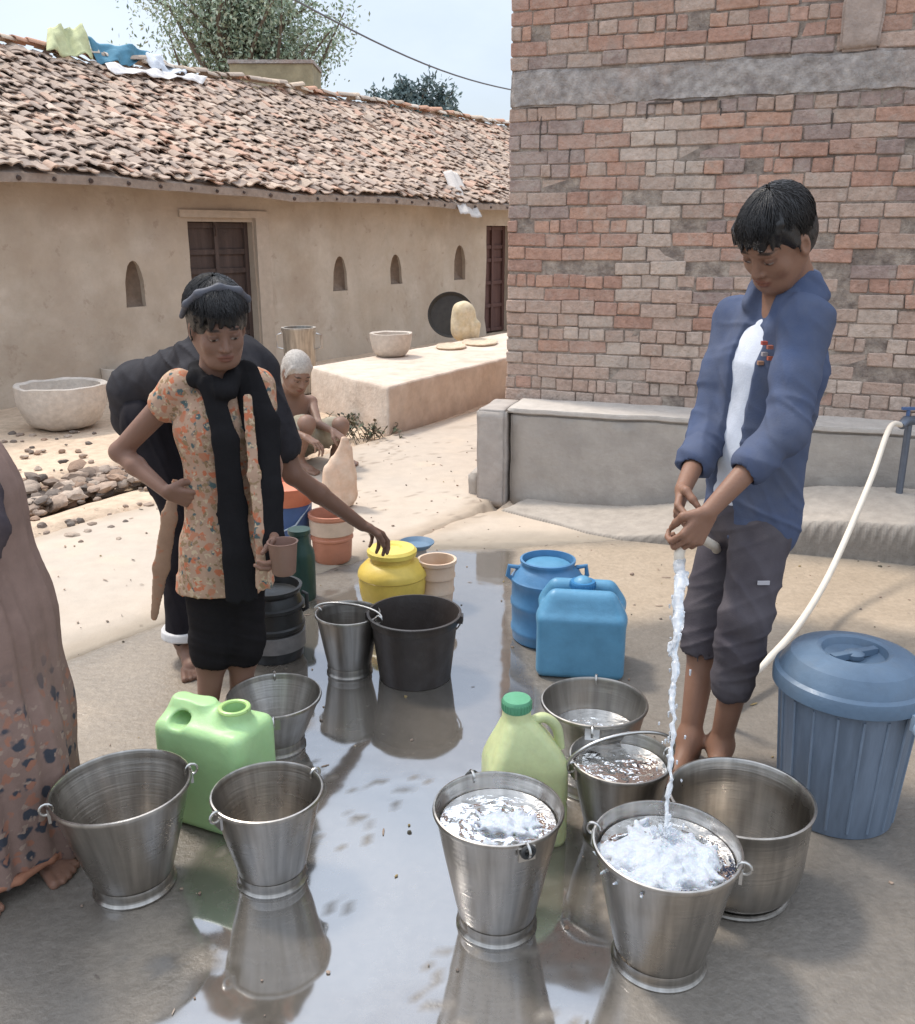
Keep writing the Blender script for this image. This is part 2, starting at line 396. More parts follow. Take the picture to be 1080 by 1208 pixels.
def wet_material():
    m = bpy.data.materials.new('wet_concrete'); m.use_nodes = True; nt = m.node_tree; N = nt.nodes; L = nt.links
    b = N['Principled BSDF']; out = N['Material Output']
    at = N.new('ShaderNodeAttribute'); at.attribute_name = 'Col'; sx = N.new('ShaderNodeSeparateColor'); L.new(at.outputs['Color'], sx.inputs[0])
    tc = N.new('ShaderNodeTexCoord')
    def nz(s, d=6, r=.6):
        n = N.new('ShaderNodeTexNoise'); n.inputs['Scale'].default_value = s; n.inputs['Detail'].default_value = d; n.inputs['Roughness'].default_value = r
        L.new(tc.outputs['Object'], n.inputs['Vector']); return n
    def mixc(f, a, c):
        x = N.new('ShaderNodeMix'); x.data_type = 'RGBA'
        if hasattr(f, 'links'): L.new(f, x.inputs[0])
        else: x.inputs[0].default_value = f
        for k, v in ((6, a), (7, c)):
            if hasattr(v, 'links'): L.new(v, x.inputs[k])
            else: x.inputs[k].default_value = (*v, 1)
        return x.outputs[2]
    base = mixc(sx.outputs[1], WETC[0], WETC[1])
    base = mixc(sx.outputs[2], base, WETC[2])
    n1 = nz(38, 8, .7); rp = N.new('ShaderNodeMapRange'); rp.inputs[1].default_value=.3; rp.inputs[2].default_value=.7; rp.inputs[3].default_value=.82; rp.inputs[4].default_value=1.15
    L.new(n1.outputs[0], rp.inputs[0]); hs = N.new('ShaderNodeHueSaturation'); L.new(rp.outputs[0], hs.inputs['Value']); L.new(base, hs.inputs['Color'])
    L.new(hs.outputs[0], b.inputs['Base Color'])
    mr = N.new('ShaderNodeMapRange'); n2 = nz(6, 5); L.new(n2.outputs[0], mr.inputs[0]); mr.inputs[1].default_value=.35; mr.inputs[2].default_value=.7; mr.inputs[3].default_value=.28; mr.inputs[4].default_value=.62
    L.new(mr.outputs[0], b.inputs['Roughness']); b.inputs['Specular IOR Level'].default_value = .5
    bp = N.new('ShaderNodeBump'); bp.inputs['Distance'].default_value = .004; n3 = nz(60, 5); L.new(n3.outputs[0], bp.inputs['Height']); L.new(bp.outputs[0], b.inputs['Normal'])
    # the standing film of water: smooth, slightly rippled
    gl = N.new('ShaderNodeBsdfGlossy'); gl.inputs['Roughness'].default_value = .06; gl.inputs['Color'].default_value = (.93,.95,1,1)
    b2 = N.new('ShaderNodeBump'); b2.inputs['Distance'].default_value = .0016; n4 = nz(5.5, 2, .4); L.new(n4.outputs[0], b2.inputs['Height']); L.new(b2.outputs[0], gl.inputs['Normal'])
    df = N.new('ShaderNodeBsdfDiffuse'); dk = mixc(.34, hs.outputs[0], (.02,.018,.015)); L.new(dk, df.inputs['Color'])
    fz = N.new('ShaderNodeFresnel'); fz.inputs['IOR'].default_value = FILM_IOR
    m1 = N.new('ShaderNodeMixShader'); L.new(fz.outputs[0], m1.inputs[0]); L.new(df.outputs[0], m1.inputs[1]); L.new(gl.outputs[0], m1.inputs[2])
    m2 = N.new('ShaderNodeMixShader'); L.new(sx.outputs[0], m2.inputs[0]); L.new(b.outputs[0], m2.inputs[1]); L.new(m1.outputs[0], m2.inputs[2])
    L.new(m2.outputs[0], out.inputs['Surface'])
    return m
WETC = [(.142,.124,.104), (.212,.185,.156), (.40,.315,.23)]; FILM_IOR = 3.0
slab_sheet('washing_floor', FLOOR, .002, .02, wet_material(), floor_col, lambda X, Y: .0035*fbm(X*1.7, Y*1.7, seed=6)*(1-.8*film_of(X, Y)), seed=7)
# ================================================================ raised platform
M_plat = mat('limewashed_mud', (.60,.49,.40), .9, var=.16, vscale=5, bump=.01, bscale=18, col2=(.66,.56,.47), grime=.45, gcol=(.42,.31,.22), gscale=3.5, spec=.2)
def prism_solid(name, P, z0, z1, material, parent=None, bev=.03, sub=.12, rough=.008, loc=None):
    """solid over a polygon with softened, slightly uneven edges"""
    bm = bmesh.new(); vs = [bm.verts.new((p[0], p[1], z0)) for p in P]; f = bm.faces.new(vs)
    r = bmesh.ops.extrude_face_region(bm, geom=[f]); bmesh.ops.translate(bm, verts=[v for v in r['geom'] if isinstance(v, bmesh.types.BMVert)], vec=(0,0,z1-z0))
    bmesh.ops.recalc_face_normals(bm, faces=bm.faces)
    if bev: bmesh.ops.bevel(bm, geom=[e for e in bm.edges], offset=bev, segments=3, affect='EDGES', profile=.6)
    bmesh.ops.triangulate(bm, faces=bm.faces)
    for _ in range(6):
        es = [e for e in bm.edges if e.calc_length() > sub]
        if not es: break
        bmesh.ops.subdivide_edges(bm, edges=es, cuts=1); bmesh.ops.triangulate(bm, faces=[f for f in bm.faces if len(f.verts) > 3])
    for v in bm.verts:
        n = mnoise.noise_vector(v.co*3.1)*rough + mnoise.noise_vector(v.co*11)*rough*.4; v.co += Vector((n.x, n.y, n.z*.6))
    me = bpy.data.meshes.new(name); bm.to_mesh(me); bm.free(); me.polygons.foreach_set('use_smooth', [True]*len(me.polygons)); me.materials.append(material)
    o = bpy.data.objects.new(name, me); COL.objects.link(o); o.parent = parent
    if loc is not None: o.location = loc
    return o
pl = prism_solid('mud_platform', [(-.51,6.76),(.42,8.40),(1.5,10.3),(.62,10.75),(-.80,8.5),(-1.24,7.85)], -.05, .35, M_plat)
tag(pl, 'raised limewashed mud platform standing before the long tiled house', 'platform')
# ================================================================ the mud house
U = Vector((.5849,.8111,0)); NW = Vector((.8111,-.5849,0)); HW0 = Vector((-3.87,7.88,0))
def hw(s, off=0, z=0): return HW0 + U*s + NW*off + Vector((0,0,z))
def wall_hit(px, py, off=0.0):        # (s, z) on the house wall plane seen at a pixel
    q = HW0+NW*off; d = ray(px, py); t_ = q.dot(NW)/(d.x*NW.x+d.y*NW.y); return (d.x*t_-HW0.x)*U.x+(d.y*t_-HW0.y)*U.y, HC+d.z*t_
house = empty('mud_house', hw(5)); tag(house, 'long low mud-plastered house with a sagging clay tile roof', 'house')
Minv = Matrix.Translation(-hw(5))
HROT = Matrix((( U.x, -NW.x, 0),(U.y, -NW.y, 0),(0,0,1)))   # local x = along, y = into the house, z = up
def hl(s, dep, z): return HROT @ Vector((s-5, dep, z))       # house-local coords
M_mud = mat('mud_plaster', (.46,.38,.295), .95, var=.12, vscale=2.2, bump=.012, bscale=7, col2=(.53,.455,.37), grime=.35, gcol=(.33,.25,.185), gscale=1.6, spec=.12)
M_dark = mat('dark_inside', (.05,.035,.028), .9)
M_nich = mat('niche_plaster', (.24,.18,.135), .95, var=.2, vscale=12, bump=.01, bscale=20)  # niche lining, darker than the wall plaster
M_wood = mat('old_dark_wood', (.055,.038,.034), .75, var=.3, vscale=6, stretch=(1,1,.15), bump=.004, bscale=30, col2=(.10,.07,.06))
M_door2 = mat('red_brown_wood', (.11,.055,.045), .75, var=.3, vscale=8, stretch=(1,1,.15), bump=.003, bscale=30)
def arch(s, z0, z1, w, n=8):
    P = [(s-w/2, z0), (s+w/2, z0), (s+w/2*.92, z0+(z1-z0)*.55)]
    for k in range(1, n): th = math.pi*k/n; P.append((s+math.cos(th)*w*.40, z0+(z1-z0)*(.6+.4*math.sin(th))))
    P.append((s-w/2*.92, z0+(z1-z0)*.55)); return P
holes = []
for (cx, yb, yt, wpx) in ((161,362,307,24),(403,343,302,17),(468,335,300,15),(543,330,289,13)):
    s0, z0 = wall_hit(cx, yb); _, z1 = wall_hit(cx, yt); s1, _ = wall_hit(cx-wpx/2, yb); s2, _ = wall_hit(cx+wpx/2, yb); holes.append(('n', arch(s0, z0, z1, s2-s1)))
def doorrect(xl, xr, yt, yb=None):
    s1, z1 = wall_hit(xl, yt); s2, _ = wall_hit(xr, yt); return s1, s2, z1
d1 = doorrect(220, 298, 261); d2 = doorrect(573, 602, 266)
for d in (d1, d2): holes.append(('d', [(d[0], -.2), (d[1], -.2), (d[1], d[2]), (d[0], d[2])]))
# wall: front skin on a fine grid with the openings cut out, plus reveals
def wall_mesh():
    s0, s1, z1 = -2.6, 13.5, 1.93; bm = bmesh.new()
    def add_poly(P, y): return [bm.verts.new((p[0], y, p[1])) for p in P]
    outer = add_poly([(s0,-.2),(s1,-.2),(s1,z1),(s0,z1)], 0); edges = []
    for i in range(4): edges.append(bm.edges.new((outer[i], outer[(i+1)%4])))
    rings = []
    for k, P in holes:
        P = [(a, max(b, -.19)) for a, b in P]; vs = add_poly(P, 0); rings.append((k, vs))
        for i in range(len(vs)): edges.append(bm.edges.new((vs[i], vs[(i+1)%len(vs)])))
    bmesh.ops.triangle_fill(bm, edges=edges, use_beauty=True)
    for f in list(bm.faces):          # drop fills inside the openings
        c = f.calc_center_median()
        for k, P in holes:
            xs_ = np.array([c.x]); zs_ = np.array([c.z])
            if poly_sd(xs_, zs_, [(a, max(b,-.19)) for a, b in P])[0] > 1e-5: bm.faces.remove(f); break
    for _ in range(7):
        es = [e for e in bm.edges if e.calc_length() > .16]
        if not es: break
        bmesh.ops.subdivide_edges(bm, edges=es, cuts=1); bmesh.ops.triangulate(bm, faces=[f for f in bm.faces if len(f.verts) > 3])
    bd = [e for e in bm.edges if e.is_boundary and not (abs(e.verts[0].co.x-s0)<1e-4 or abs(e.verts[0].co.x-s1)<1e-4 or e.verts[0].co.z < -.195 and e.verts[1].co.z<-.195)]
    r = bmesh.ops.extrude_edge_only(bm, edges=bd)
    for v in r['geom']:
        if isinstance(v, bmesh.types.BMVert): v.co.y += .30
    for v in bm.verts:
        if v.co.y < .01:
            n = mnoise.noise(Vector((v.co.x*1.3, 0, v.co.z*1.3)))*.03 + mnoise.noise(Vector((v.co.x*5, 3, v.co.z*5)))*.008; v.co.y += n
            if v.co.z < .25: v.co.y -= .05*(1-max(v.co.z,0)/.25)*(0.6+.4*mnoise.noise(Vector((v.co.x*3,0,0))))
    bmesh.ops.recalc_face_normals(bm, faces=bm.faces)
    V = [HROT @ Vector((v.co.x-5, v.co.y, v.co.z)) for v in bm.verts]; bm.verts.index_update(); F = [[v.index for v in f.verts] for f in bm.faces]; bm.free()
    o = mk('wall', V, F, M_mud, house); auto_smooth(o, 50)
wall_mesh()
for k, P in holes:
    if k == 'n':
        s_ = (P[0][0]+P[1][0])/2; z_ = (P[0][1]+max(p[1] for p in P))/2; w_ = P[1][0]-P[0][0]; h_ = max(p[1] for p in P)-P[0][1]
        b = MB(); n_ = 10; b.V = [hl(a, .13+.02*math.sin(i), c) for i, (a, c) in enumerate(arch(s_, P[0][1]-.02, max(p[1] for p in P)+.02, w_+.05))]; b.F = [tuple(range(len(b.V)))]
        # rounded back of the niche
        b2 = MB(); V=[]; Fc=[]; nr=6; A = arch(s_, P[0][1], max(p[1] for p in P), w_+.01)
        for r_ in range(nr+1):
            q = r_/nr; dep = .02+.11*math.sin(q*math.pi/2)
            for (a, c) in A: V.append(hl(s_+(a-s_)*math.cos(q*1.45), dep, z_+(c-z_)*math.cos(q*1.45)))
        m_ = len(A)
        for r_ in range(nr):
            for i in range(m_): Fc.append((r_*m_+i, r_*m_+(i+1)%m_, (r_+1)*m_+(i+1)%m_, (r_+1)*m_+i))
        Fc.append(tuple(nr*m_+i for i in range(m_))); b2.add(V, Fc); b2.build('niche', M_nich, house)
def hbox(b, s0, s1, y0, y1, z0, z1, col=None):
    c = hl((s0+s1)/2, (y0+y1)/2, (z0+z1)/2); b.box(c, (s1-s0, y1-y0, z1-z0), HROT, col)
def door(d, material, z0=0.02, panels=True):
    a, b_, zt = d; m = MB(); hbox(m, a, b_, .12, .15, z0, zt); D = m.build('door', material, house, smooth=False)
    w = b_-a; m = MB()
    for (p, q) in ((a, a+.05), (b_-.05, b_), (a+w/2-.025, a+w/2+.025)): hbox(m, p, q, .085, .12, z0, zt)
    for zz in (z0, z0+.35, z0+.68, z0+1.0, zt-.32, zt-.06):
        hbox(m, a+.05, a+w/2-.025, .095, .12, zz, zz+.05); hbox(m, a+w/2+.025, b_-.05, .095, .12, zz, zz+.05)
    m.build('door_frame', material, D, smooth=False)
    if panels:
        m = MB(); m.tube([hl(a+w/2-.02, .07, zt-.05+.02), hl(a+w/2-.02, .055, zt-.1), hl(a+w/2-.02, .07, zt-.14)], .008, 8); m.build('latch', mat('rusty_iron', (.09,.06,.05), .6, .6), D)
door(d1, M_wood); door(d2, M_door2, panels=False)
# light jamb beside the first door
m = MB(); hbox(m, d1[1]+.015, d1[1]+.20, -.035, .02, 0, d1[2]+.04); hbox(m, d1[0]-.10, d1[1]+.20, -.035, .02, d1[2]+.04, d1[2]+.11)
o = m.build('door_surround', mat('paler_plaster', (.47,.39,.31), .95, var=.14, vscale=6, bump=.006, bscale=15), house, smooth=False)
# near-black box: the dark of the room inside is its colour
m = MB(); hbox(m, -2.4, 13.4, .5, 2.3, 0, 1.85); m.build('unlit_backing', M_dark, house, smooth=False)
# ---------------------------------------------------------------- tiled roof
EZ, RZ, EO, RO = 1.845, 3.33, .36, -2.6
def roof_pt(s, q, lift=0):     # q 0 eave .. 1 ridge
    sag = -.05*math.sin(q*math.pi)+.035*mnoise.noise(Vector((s*.45, q*1.2, 0)))+.02*mnoise.noise(Vector((s*1.7, q*4, 5)))
    eo = EO+.06*mnoise.noise(Vector((s*.9, 7, 0)))*(1-q)
    z = EZ+(RZ-EZ)*q+sag-(.012*(s-4) if q < 2 else 0)*(1-q)
    return hw(s, eo+(RO-eo)*q, z+lift)
LH = -hw(5)
TILEC = [(.40,.29,.22),(.33,.25,.205),(.45,.33,.255),(.50,.31,.22),(.27,.215,.185),(.56,.44,.34),(.52,.27,.18),(.36,.28,.235),(.62,.50,.41),(.23,.185,.165)]
def tile_verts(L_, w0, w1, h, n=5):
    V = []
    for (q, w) in ((0, w0), (1, w1)):
        for k in range(n+1):
            th = math.pi*(.08+.84*k/n); V.append(Vector((math.cos(th)*w/2, q*L_, math.sin(th)*h)))
    T = [v+Vector((0,0,-.012)) for v in V]; F = []
    m_ = n+1
    for k in range(n): F += [(k, k+1, m_+k+1, m_+k), (2*m_+k+1, 2*m_+k, 3*m_+k, 3*m_+k+1), (k+1, k, 2*m_+k, 2*m_+k+1)]
    F += [(0, m_, 3*m_, 2*m_), (m_+n, n, 2*m_+n, 3*m_+n)]
    return V+T, F
rt = MB(); rows = 31
slope_dir = None
for side in (0,):
    for r_ in range(rows):
        q = (r_-.15)/rows; s = -2.6+random.uniform(0,.1)
        while s < 13.2:
            s += .100*random.uniform(.86,1.16)
            qq = q+random.gauss(0,.006)
            p = roof_pt(s, qq, .035+.012*random.random()); p2 = roof_pt(s, qq+.05, .035); p3 = roof_pt(s+.05, qq)
            yd = (p2-p).normalized(); xd = (p3-roof_pt(s, qq)).normalized(); zd = xd.cross(yd).normalized()
            if zd.z < 0: zd = -zd
            B = Matrix((xd, yd, zd)).transposed() @ Matrix.Rotation(random.gauss(0,.13), 3, 'Z') @ Matrix.Rotation(random.gauss(0,.07)-.07, 3, 'X') @ Matrix.Rotation(random.gauss(0,.16), 3, 'Y')
            Lr = random.uniform(.12,.19); w = random.uniform(.085,.13); inv = random.random() < .42
            V, F_ = tile_verts(Lr, w*1.08, w*.92, random.uniform(.012,.028)*(-1 if inv else 1), 4)
            reg = mnoise.noise(Vector((s*.5, q*2, 9)))+.35*(q-.45)
            c = random.choice(TILEC) if random.random() < .6 else (random.choice([TILEC[3],TILEC[6],TILEC[2],TILEC[5]]) if reg > 0 else random.choice([TILEC[1],TILEC[4],TILEC[7],TILEC[9],TILEC[0]]))
            k = random.uniform(.90,1.10)*1.06; c = tuple(min(1,(x*.45+m_*.55)*k) for x, m_ in zip(c, (.44,.34,.27)))
            rt.add([B@v+p+LH for v in V], F_, c)
M_tile = mat('weathered_clay', attr=True, rough=.95, var=.16, vscale=26, bump=.006, bscale=70, grime=.3, gcol=(.27,.215,.175), gscale=10, spec=.15)
roof = rt.build('roof', M_tile, house, cols=True, ang=60)
# clay bed under the tiles, ridge cap and back slope
m = MB(); V = []; Fc = []; ns, nq = 80, 14
for i in range(ns+1):
    for j in range(nq+1): V.append(roof_pt(-2.6+15.9*i/ns, j/nq, -.02)+LH)
for i in range(ns):
    for j in range(nq): a = i*(nq+1)+j; Fc.append((a, a+nq+1, a+nq+2, a+1))
n0 = len(V)
for i in range(ns+1): V.append(roof_pt(-2.6+15.9*i/ns, 1, -.02)+LH-NW*2.6+Vector((0,0,-1.3)))
for i in range(ns): Fc.append((i*(nq+1)+nq, (i+1)*(nq+1)+nq, n0+i+1, n0+i))
n1 = len(V)
for i in range(ns+1): V.append(roof_pt(-2.6+15.9*i/ns, 0, -.09)+LH); 
n2 = len(V)
for i in range(ns+1): V.append(hw(-2.6+15.9*i/ns, -.3, 1.86)+LH)
for i in range(ns): Fc += [(i*(nq+1), n1+i, n1+i+1, (i+1)*(nq+1)), (n1+i, n2+i, n2+i+1, n1+i+1)]
m.add(V, Fc); m.build('roof_bed', mat('dry_clay_bed', (.30,.235,.19), .95, var=.3, vscale=8, bump=.01, bscale=25), roof)
m = MB(); s = -2.6
while s < 13.2:
    s += .17*random.uniform(.8,1.15); p = roof_pt(s, 1, .05+random.uniform(0,.03)); B = Matrix((NW, U, Vector((0,0,1)))).transposed() @ Matrix.Rotation(random.gauss(0,.2), 3, 'Z') @ Matrix.Rotation(random.gauss(0,.08), 3, 'X')
    V, F_ = tile_verts(.24, .19, .16, .06, 5); c = random.choice([(.60,.47,.36),(.55,.32,.22),(.66,.56,.47),(.45,.36,.29)]); m.add([B@v+p+LH for v in V], F_, c)
m.build('ridge_tiles', M_tile, roof, cols=True)
# rafter ends under the eave
m = MB(); s = -2.4
while s < 13:
    s += random.uniform(.28,.42); p = roof_pt(s, -.005, -.055)+LH; q_ = roof_pt(s, .16, -.06)+LH; m.tube([p, q_], random.uniform(.012,.02), 7)
m.build('rafter_ends', M_wood, roof)
# white rag caught on the eave, cloths drying on the ridge
def cloth_sheet(name, P, nx, ny, material, thick=.006, amp=.02, fr_=9, seed=0, parent=None):
    """P: 4 corner points, bilinear patch with folds and real thickness"""
    V = []; F_ = []; A, B, C_, D = [Vector(p) for p in P]; nrm = (B-A).cross(D-A).normalized()
    for i in range(nx+1):
        for j in range(ny+1):
            u, v = i/nx, j/ny; p = A*(1-u)*(1-v)+B*u*(1-v)+C_*u*v+D*(1-u)*v
            w = amp*(math.sin(u*fr_+seed+2*v)+.6*math.sin(u*fr_*2.3+seed*2-v*3)+.8*mnoise.noise(Vector((u*4, v*4, seed))))
            V.append(p+nrm*w)
    n = len(V); V += [v-nrm*thick for v in V]; k = ny+1
    for i in range(nx):
        for j in range(ny): a = i*k+j; F_ += [(a, a+k, a+k+1, a+1), (n+a, n+a+1, n+a+k+1, n+a+k)]
    for i in range(nx): a = i*k; F_ += [(a, n+a, n+a+k, a+k), (a+ny, a+k+ny, n+a+k+ny, n+a+ny)]
    for j in range(ny): a = j; b_ = nx*k+j; F_ += [(a, a+1, n+a+1, n+a), (b_, n+b_, n+b_+1, b_+1)]
    return mk(name, V, F_, material, parent)
def onroof(px, q, lift=.08):    # roof point seen at pixel column px
    lo_, hi_ = -2.6, 13
    for _ in range(40):
        md = (lo_+hi_)/2
        if proj(roof_pt(md, q))[0] < px: lo_ = md
        else: hi_ = md
    return roof_pt(md, q, lift)
M_rag = mat('white_rag', (.50,.45,.41), .9, var=.15, vscale=20)
o = cloth_sheet('rag', [onroof(522,.20,.15), onroof(540,.20,.15), onroof(568,-.05,.10)+Vector((0,0,-.24)), onroof(544,-.05,.10)+Vector((0,0,-.18))], 10, 16, M_rag, amp=.015); tag(o, 'pale rag hanging over the roof eave near the brick building', 'rag')
o = cloth_sheet('cloth', [onroof(60,1,.28), onroof(100,1,.36), onroof(112,.93,.12), onroof(56,.93,.10)], 14, 12, mat('yellow_green_cloth', (.52,.53,.30), .9, var=.2), amp=.035, seed=2); tag(o, 'yellow-green cloth spread over the roof ridge at the left', 'cloth')
o = cloth_sheet('cloth', [onroof(104,1,.24), onroof(180,1,.22), onroof(158,.95,.10), onroof(118,.94,.08)], 18, 12, mat('teal_cloth', (.09,.23,.32), .9, var=.25), amp=.03, seed=5); tag(o, 'teal blue cloth drying on the roof ridge', 'cloth')
o = cloth_sheet('cloth', [onroof(172,1,.22), onroof(215,1,.06), onroof(222,.93,.08), onroof(180,.93,.10)], 14, 12, mat('pale_grey_cloth', (.60,.62,.66), .9, var=.15), amp=.03, seed=8); tag(o, 'pale grey cloth lying on the roof ridge right of the teal one', 'cloth')
o = cloth_sheet('plastic_sheet', [onroof(125,.92,.09), onroof(245,.93,.09), onroof(240,.87,.09), onroof(128,.86,.09)], 24, 6, mat('pale_sheet', (.68,.63,.60), .6, var=.2), amp=.02, seed=4, fr_=15); tag(o, 'long whitish sheet lying flat just below the roof ridge', 'sheet')
# ================================================================ brick building on the right
BA = Vector((.28,5.40,0)); BB = Vector((2.26,4.63,0)); BU = (BB-BA).normalized(); BN = Vector((BU.y, -BU.x, 0))  # BN points at the camera
BROT = Matrix(((BU.x, -BN.x, 0),(BU.y, -BN.y, 0),(0,0,1)))     # local x along, y into the wall, z up
bld = empty('brick_building', BA); tag(bld, 'unplastered red brick building with a grey concrete band', 'building')
def bl(u, d, z): return BROT @ Vector((u, d, z))
BTOP = 3.42; BZ0 = .35
m = MB()
mort = MB()
def bbox(b, u0, u1, y0, y1, z0, z1, col=None, jit=0): 
    c = bl((u0+u1)/2, (y0+y1)/2, (z0+z1)/2); r = BROT
    if jit: r = BROT @ Matrix.Rotation(random.gauss(0,jit), 3, 'Y') @ Matrix.Rotation(random.gauss(0,jit), 3, 'Z')
    b.box(c, (u1-u0, y1-y0, z1-z0), r, col, jit=.0032 if jit else 0)
RED = [(.40,.20,.14),(.36,.19,.14),(.45,.24,.165),(.33,.19,.15),(.48,.27,.18),(.42,.26,.20)]
PALE = [(.52,.42,.34),(.48,.385,.32),(.56,.46,.38),(.44,.35,.29)]
MAUVE = [(.27,.20,.185),(.31,.235,.21),(.24,.185,.17),(.34,.26,.23)]
DUSTY = [(.42,.31,.25),(.46,.345,.275),(.38,.275,.22),(.44,.30,.23)]
def brick_col(u, z):
    # the regions follow the stains and washes of the wall itself
    n = mnoise.noise(Vector((u*1.3, z*1.6, 2)))*.5+mnoise.noise(Vector((u*4, z*4, 7)))*.3
    r = random.random()*.6+.4*(.5+.9*mnoise.noise(Vector((u*2.1, z*3.2, 17))))
    if z > 2.25: pal = RED if r < .72+n*.3 else DUSTY
    elif z > 1.95: pal = DUSTY if r < .55 else MAUVE
    elif .68+n*.12 < u < .99+n*.12 and z > 1.05: pal = PALE if r < .8 else DUSTY
    elif u < .36 and z > 1.45: pal = MAUVE if r < .7 else DUSTY
    elif z < 1.02+n*.3: pal = DUSTY if r < .6 else (PALE if r < .8 else RED)
    elif u < .68+n*.1: pal = RED if r < .8 else DUSTY
    else: pal = DUSTY if r < .5+n else (RED if r < .75 else MAUVE)
    c = random.choice(pal); k = random.uniform(.92,1.08); pm_ = [sum(p_[i] for p_ in pal)/len(pal) for i in range(3)]; return tuple((x*.32+y_*.34+q*.34)*k*1.10 for x, y_, q in zip(c, pm_, (.40,.285,.23)))
CH = .0715; z = BZ0; row = 0
# band height
zb0, zb1 = 2.06, 2.235
while z < BTOP-.02:
    if z > zb0-.03 and z < zb1: z = zb1+.006; row += 1; continue
    if z+CH > zb0 and z < zb0: pass
    u = 0.0 if row % 2 == 0 else -.0; first = True
    while u < 5.6:
        w = .20 if not (first and row % 2) else .10
        if row % 4 == 3: w = .095
        w *= random.uniform(.9,1.1)
        if random.random() < .2: w *= .58
        first = False
        deep = random.gauss(0,.004)+(.016 if random.random() < .06 else 0)
        gap = random.uniform(.002,.007)
        dz = random.gauss(0,.0022)
        h = CH-random.uniform(.003,.010)
        bbox(m, u+(0 if u == 0 else gap/2), u+w-gap/2, deep, .11, z+dz, z+dz+h, brick_col(u+w/2, z), jit=.012)
        u += w
    z += CH; row += 1
def weathered(m, sc, lo, hi, amt, col):
    nt = m.node_tree; N = nt.nodes; L = nt.links; b = N['Principled BSDF']; cur = b.inputs['Base Color'].links[0].from_socket
    tc = N.new('ShaderNodeTexCoord'); n = N.new('ShaderNodeTexNoise'); n.inputs['Scale'].default_value = sc; n.inputs['Detail'].default_value = 9; n.inputs['Roughness'].default_value = .68; L.new(tc.outputs['Object'], n.inputs[0])
    rp = N.new('ShaderNodeMapRange'); rp.inputs[1].default_value = lo; rp.inputs[2].default_value = hi; rp.inputs[4].default_value = amt; L.new(n.outputs[0], rp.inputs[0])
    mx = N.new('ShaderNodeMix'); mx.data_type='RGBA'; L.new(rp.outputs[0], mx.inputs[0]); L.new(cur, mx.inputs[6]); mx.inputs[7].default_value = (*col,1); L.new(mx.outputs[2], b.inputs['Base Color']); return m
weathered(M_mud, .9, .48, .62, .45, (.40,.32,.25)); weathered(M_mud, 6.5, .60, .66, .5, (.33,.255,.195)); weathered(M_mud, 2.2, .60, .70, .6, (.58,.50,.415))
M_brick = mat('old_brick', attr=True, rough=.95, var=.25, vscale=18, bump=.014, bscale=45, grime=.65, gcol=(.46,.39,.33), gscale=11, spec=.12)
weathered(M_brick, 1.3, .50, .66, .50, (.52,.445,.38)); weathered(M_brick, 2.6, .56, .72, .55, (.22,.175,.155))
bw = m.build('brick_wall', M_brick, bld, smooth=False, cols=True)
bev = bw.modifiers.new('b', 'BEVEL'); bev.width = .005; bev.segments = 1
m = MB(); bbox(m, .008, 5.58, .008, .16, .0, BTOP-.01)
mo = m.build('mortar', weathered(mat('mud_mortar', (.40,.325,.265), .97, var=.35, vscale=16, bump=.016, bscale=50, col2=(.20,.155,.13)), 1.3, .50, .66, .4, (.50,.43,.36)), bld, smooth=False)
# side and rear walls, roof slab
m = MB(); bbox(m, .015, .25, .162, 4.2, 0, BTOP-.01); bbox(m, 5.3, 5.56, .162, 4.2, 0, BTOP-.01); bbox(m, .26, 5.29, 3.95, 4.2, 0, BTOP-.01)
m.build('side_wall', M_brick_plain if 'M_brick_plain' in globals() else mat('brick_side', (.34,.22,.17), .93, var=.3, vscale=10, bump=.01, bscale=30), bld, smooth=False)
m = MB(); bbox(m, -.03, 5.65, -.03, 4.25, BTOP, BTOP+.10); m.build('roof_slab', mat('roof_concrete', (.33,.30,.27), .95, var=.25, vscale=5, bump=.008), bld, smooth=False)
M_band = mat('rough_concrete', (.30,.262,.24), .95, var=.4, vscale=14, bump=.022, bscale=24, col2=(.42,.37,.335), grime=.4, gcol=(.19,.155,.14), gscale=6)
def rough_block(name, u0, u1, y0, y1, z0, z1, material, parent, amp=.012, step=.05, bt=bl):
    bm = bmesh.new(); bmesh.ops.create_cube(bm, size=1)
    for v in bm.verts: v.co = Vector(((u0+u1)/2+v.co.x*(u1-u0), (y0+y1)/2+v.co.y*(y1-y0), (z0+z1)/2+v.co.z*(z1-z0)))
    bmesh.ops.bevel(bm, geom=bm.edges[:], offset=min(.012,(z1-z0)/6), segments=2, affect='EDGES'); bmesh.ops.triangulate(bm, faces=bm.faces)
    for _ in range(8):
        es = [e for e in bm.edges if e.calc_length() > step]
        if not es or len(bm.verts) > 40000: break
        bmesh.ops.subdivide_edges(bm, edges=es, cuts=1); bmesh.ops.triangulate(bm, faces=[f for f in bm.faces if len(f.verts) > 3])
    for v in bm.verts: v.co += mnoise.noise_vector(v.co*9)*amp+mnoise.noise_vector(v.co*2)*amp*.8
    V = [bt(*v.co) for v in bm.verts]; bm.verts.index_update(); F = [[v.index for v in f.verts] for f in bm.faces]; bm.free()
    return mk(name, V, F, material, parent)
weathered(M_band, 3.0, .50, .64, .6, (.40,.29,.235)); weathered(M_band, 5.0, .55, .66, .6, (.20,.165,.155))
rough_block('concrete_band', .004, 5.58, -.006, .10, zb0-.004, zb1+.004, M_band, bld, amp=.011, step=.035)
b = MB()
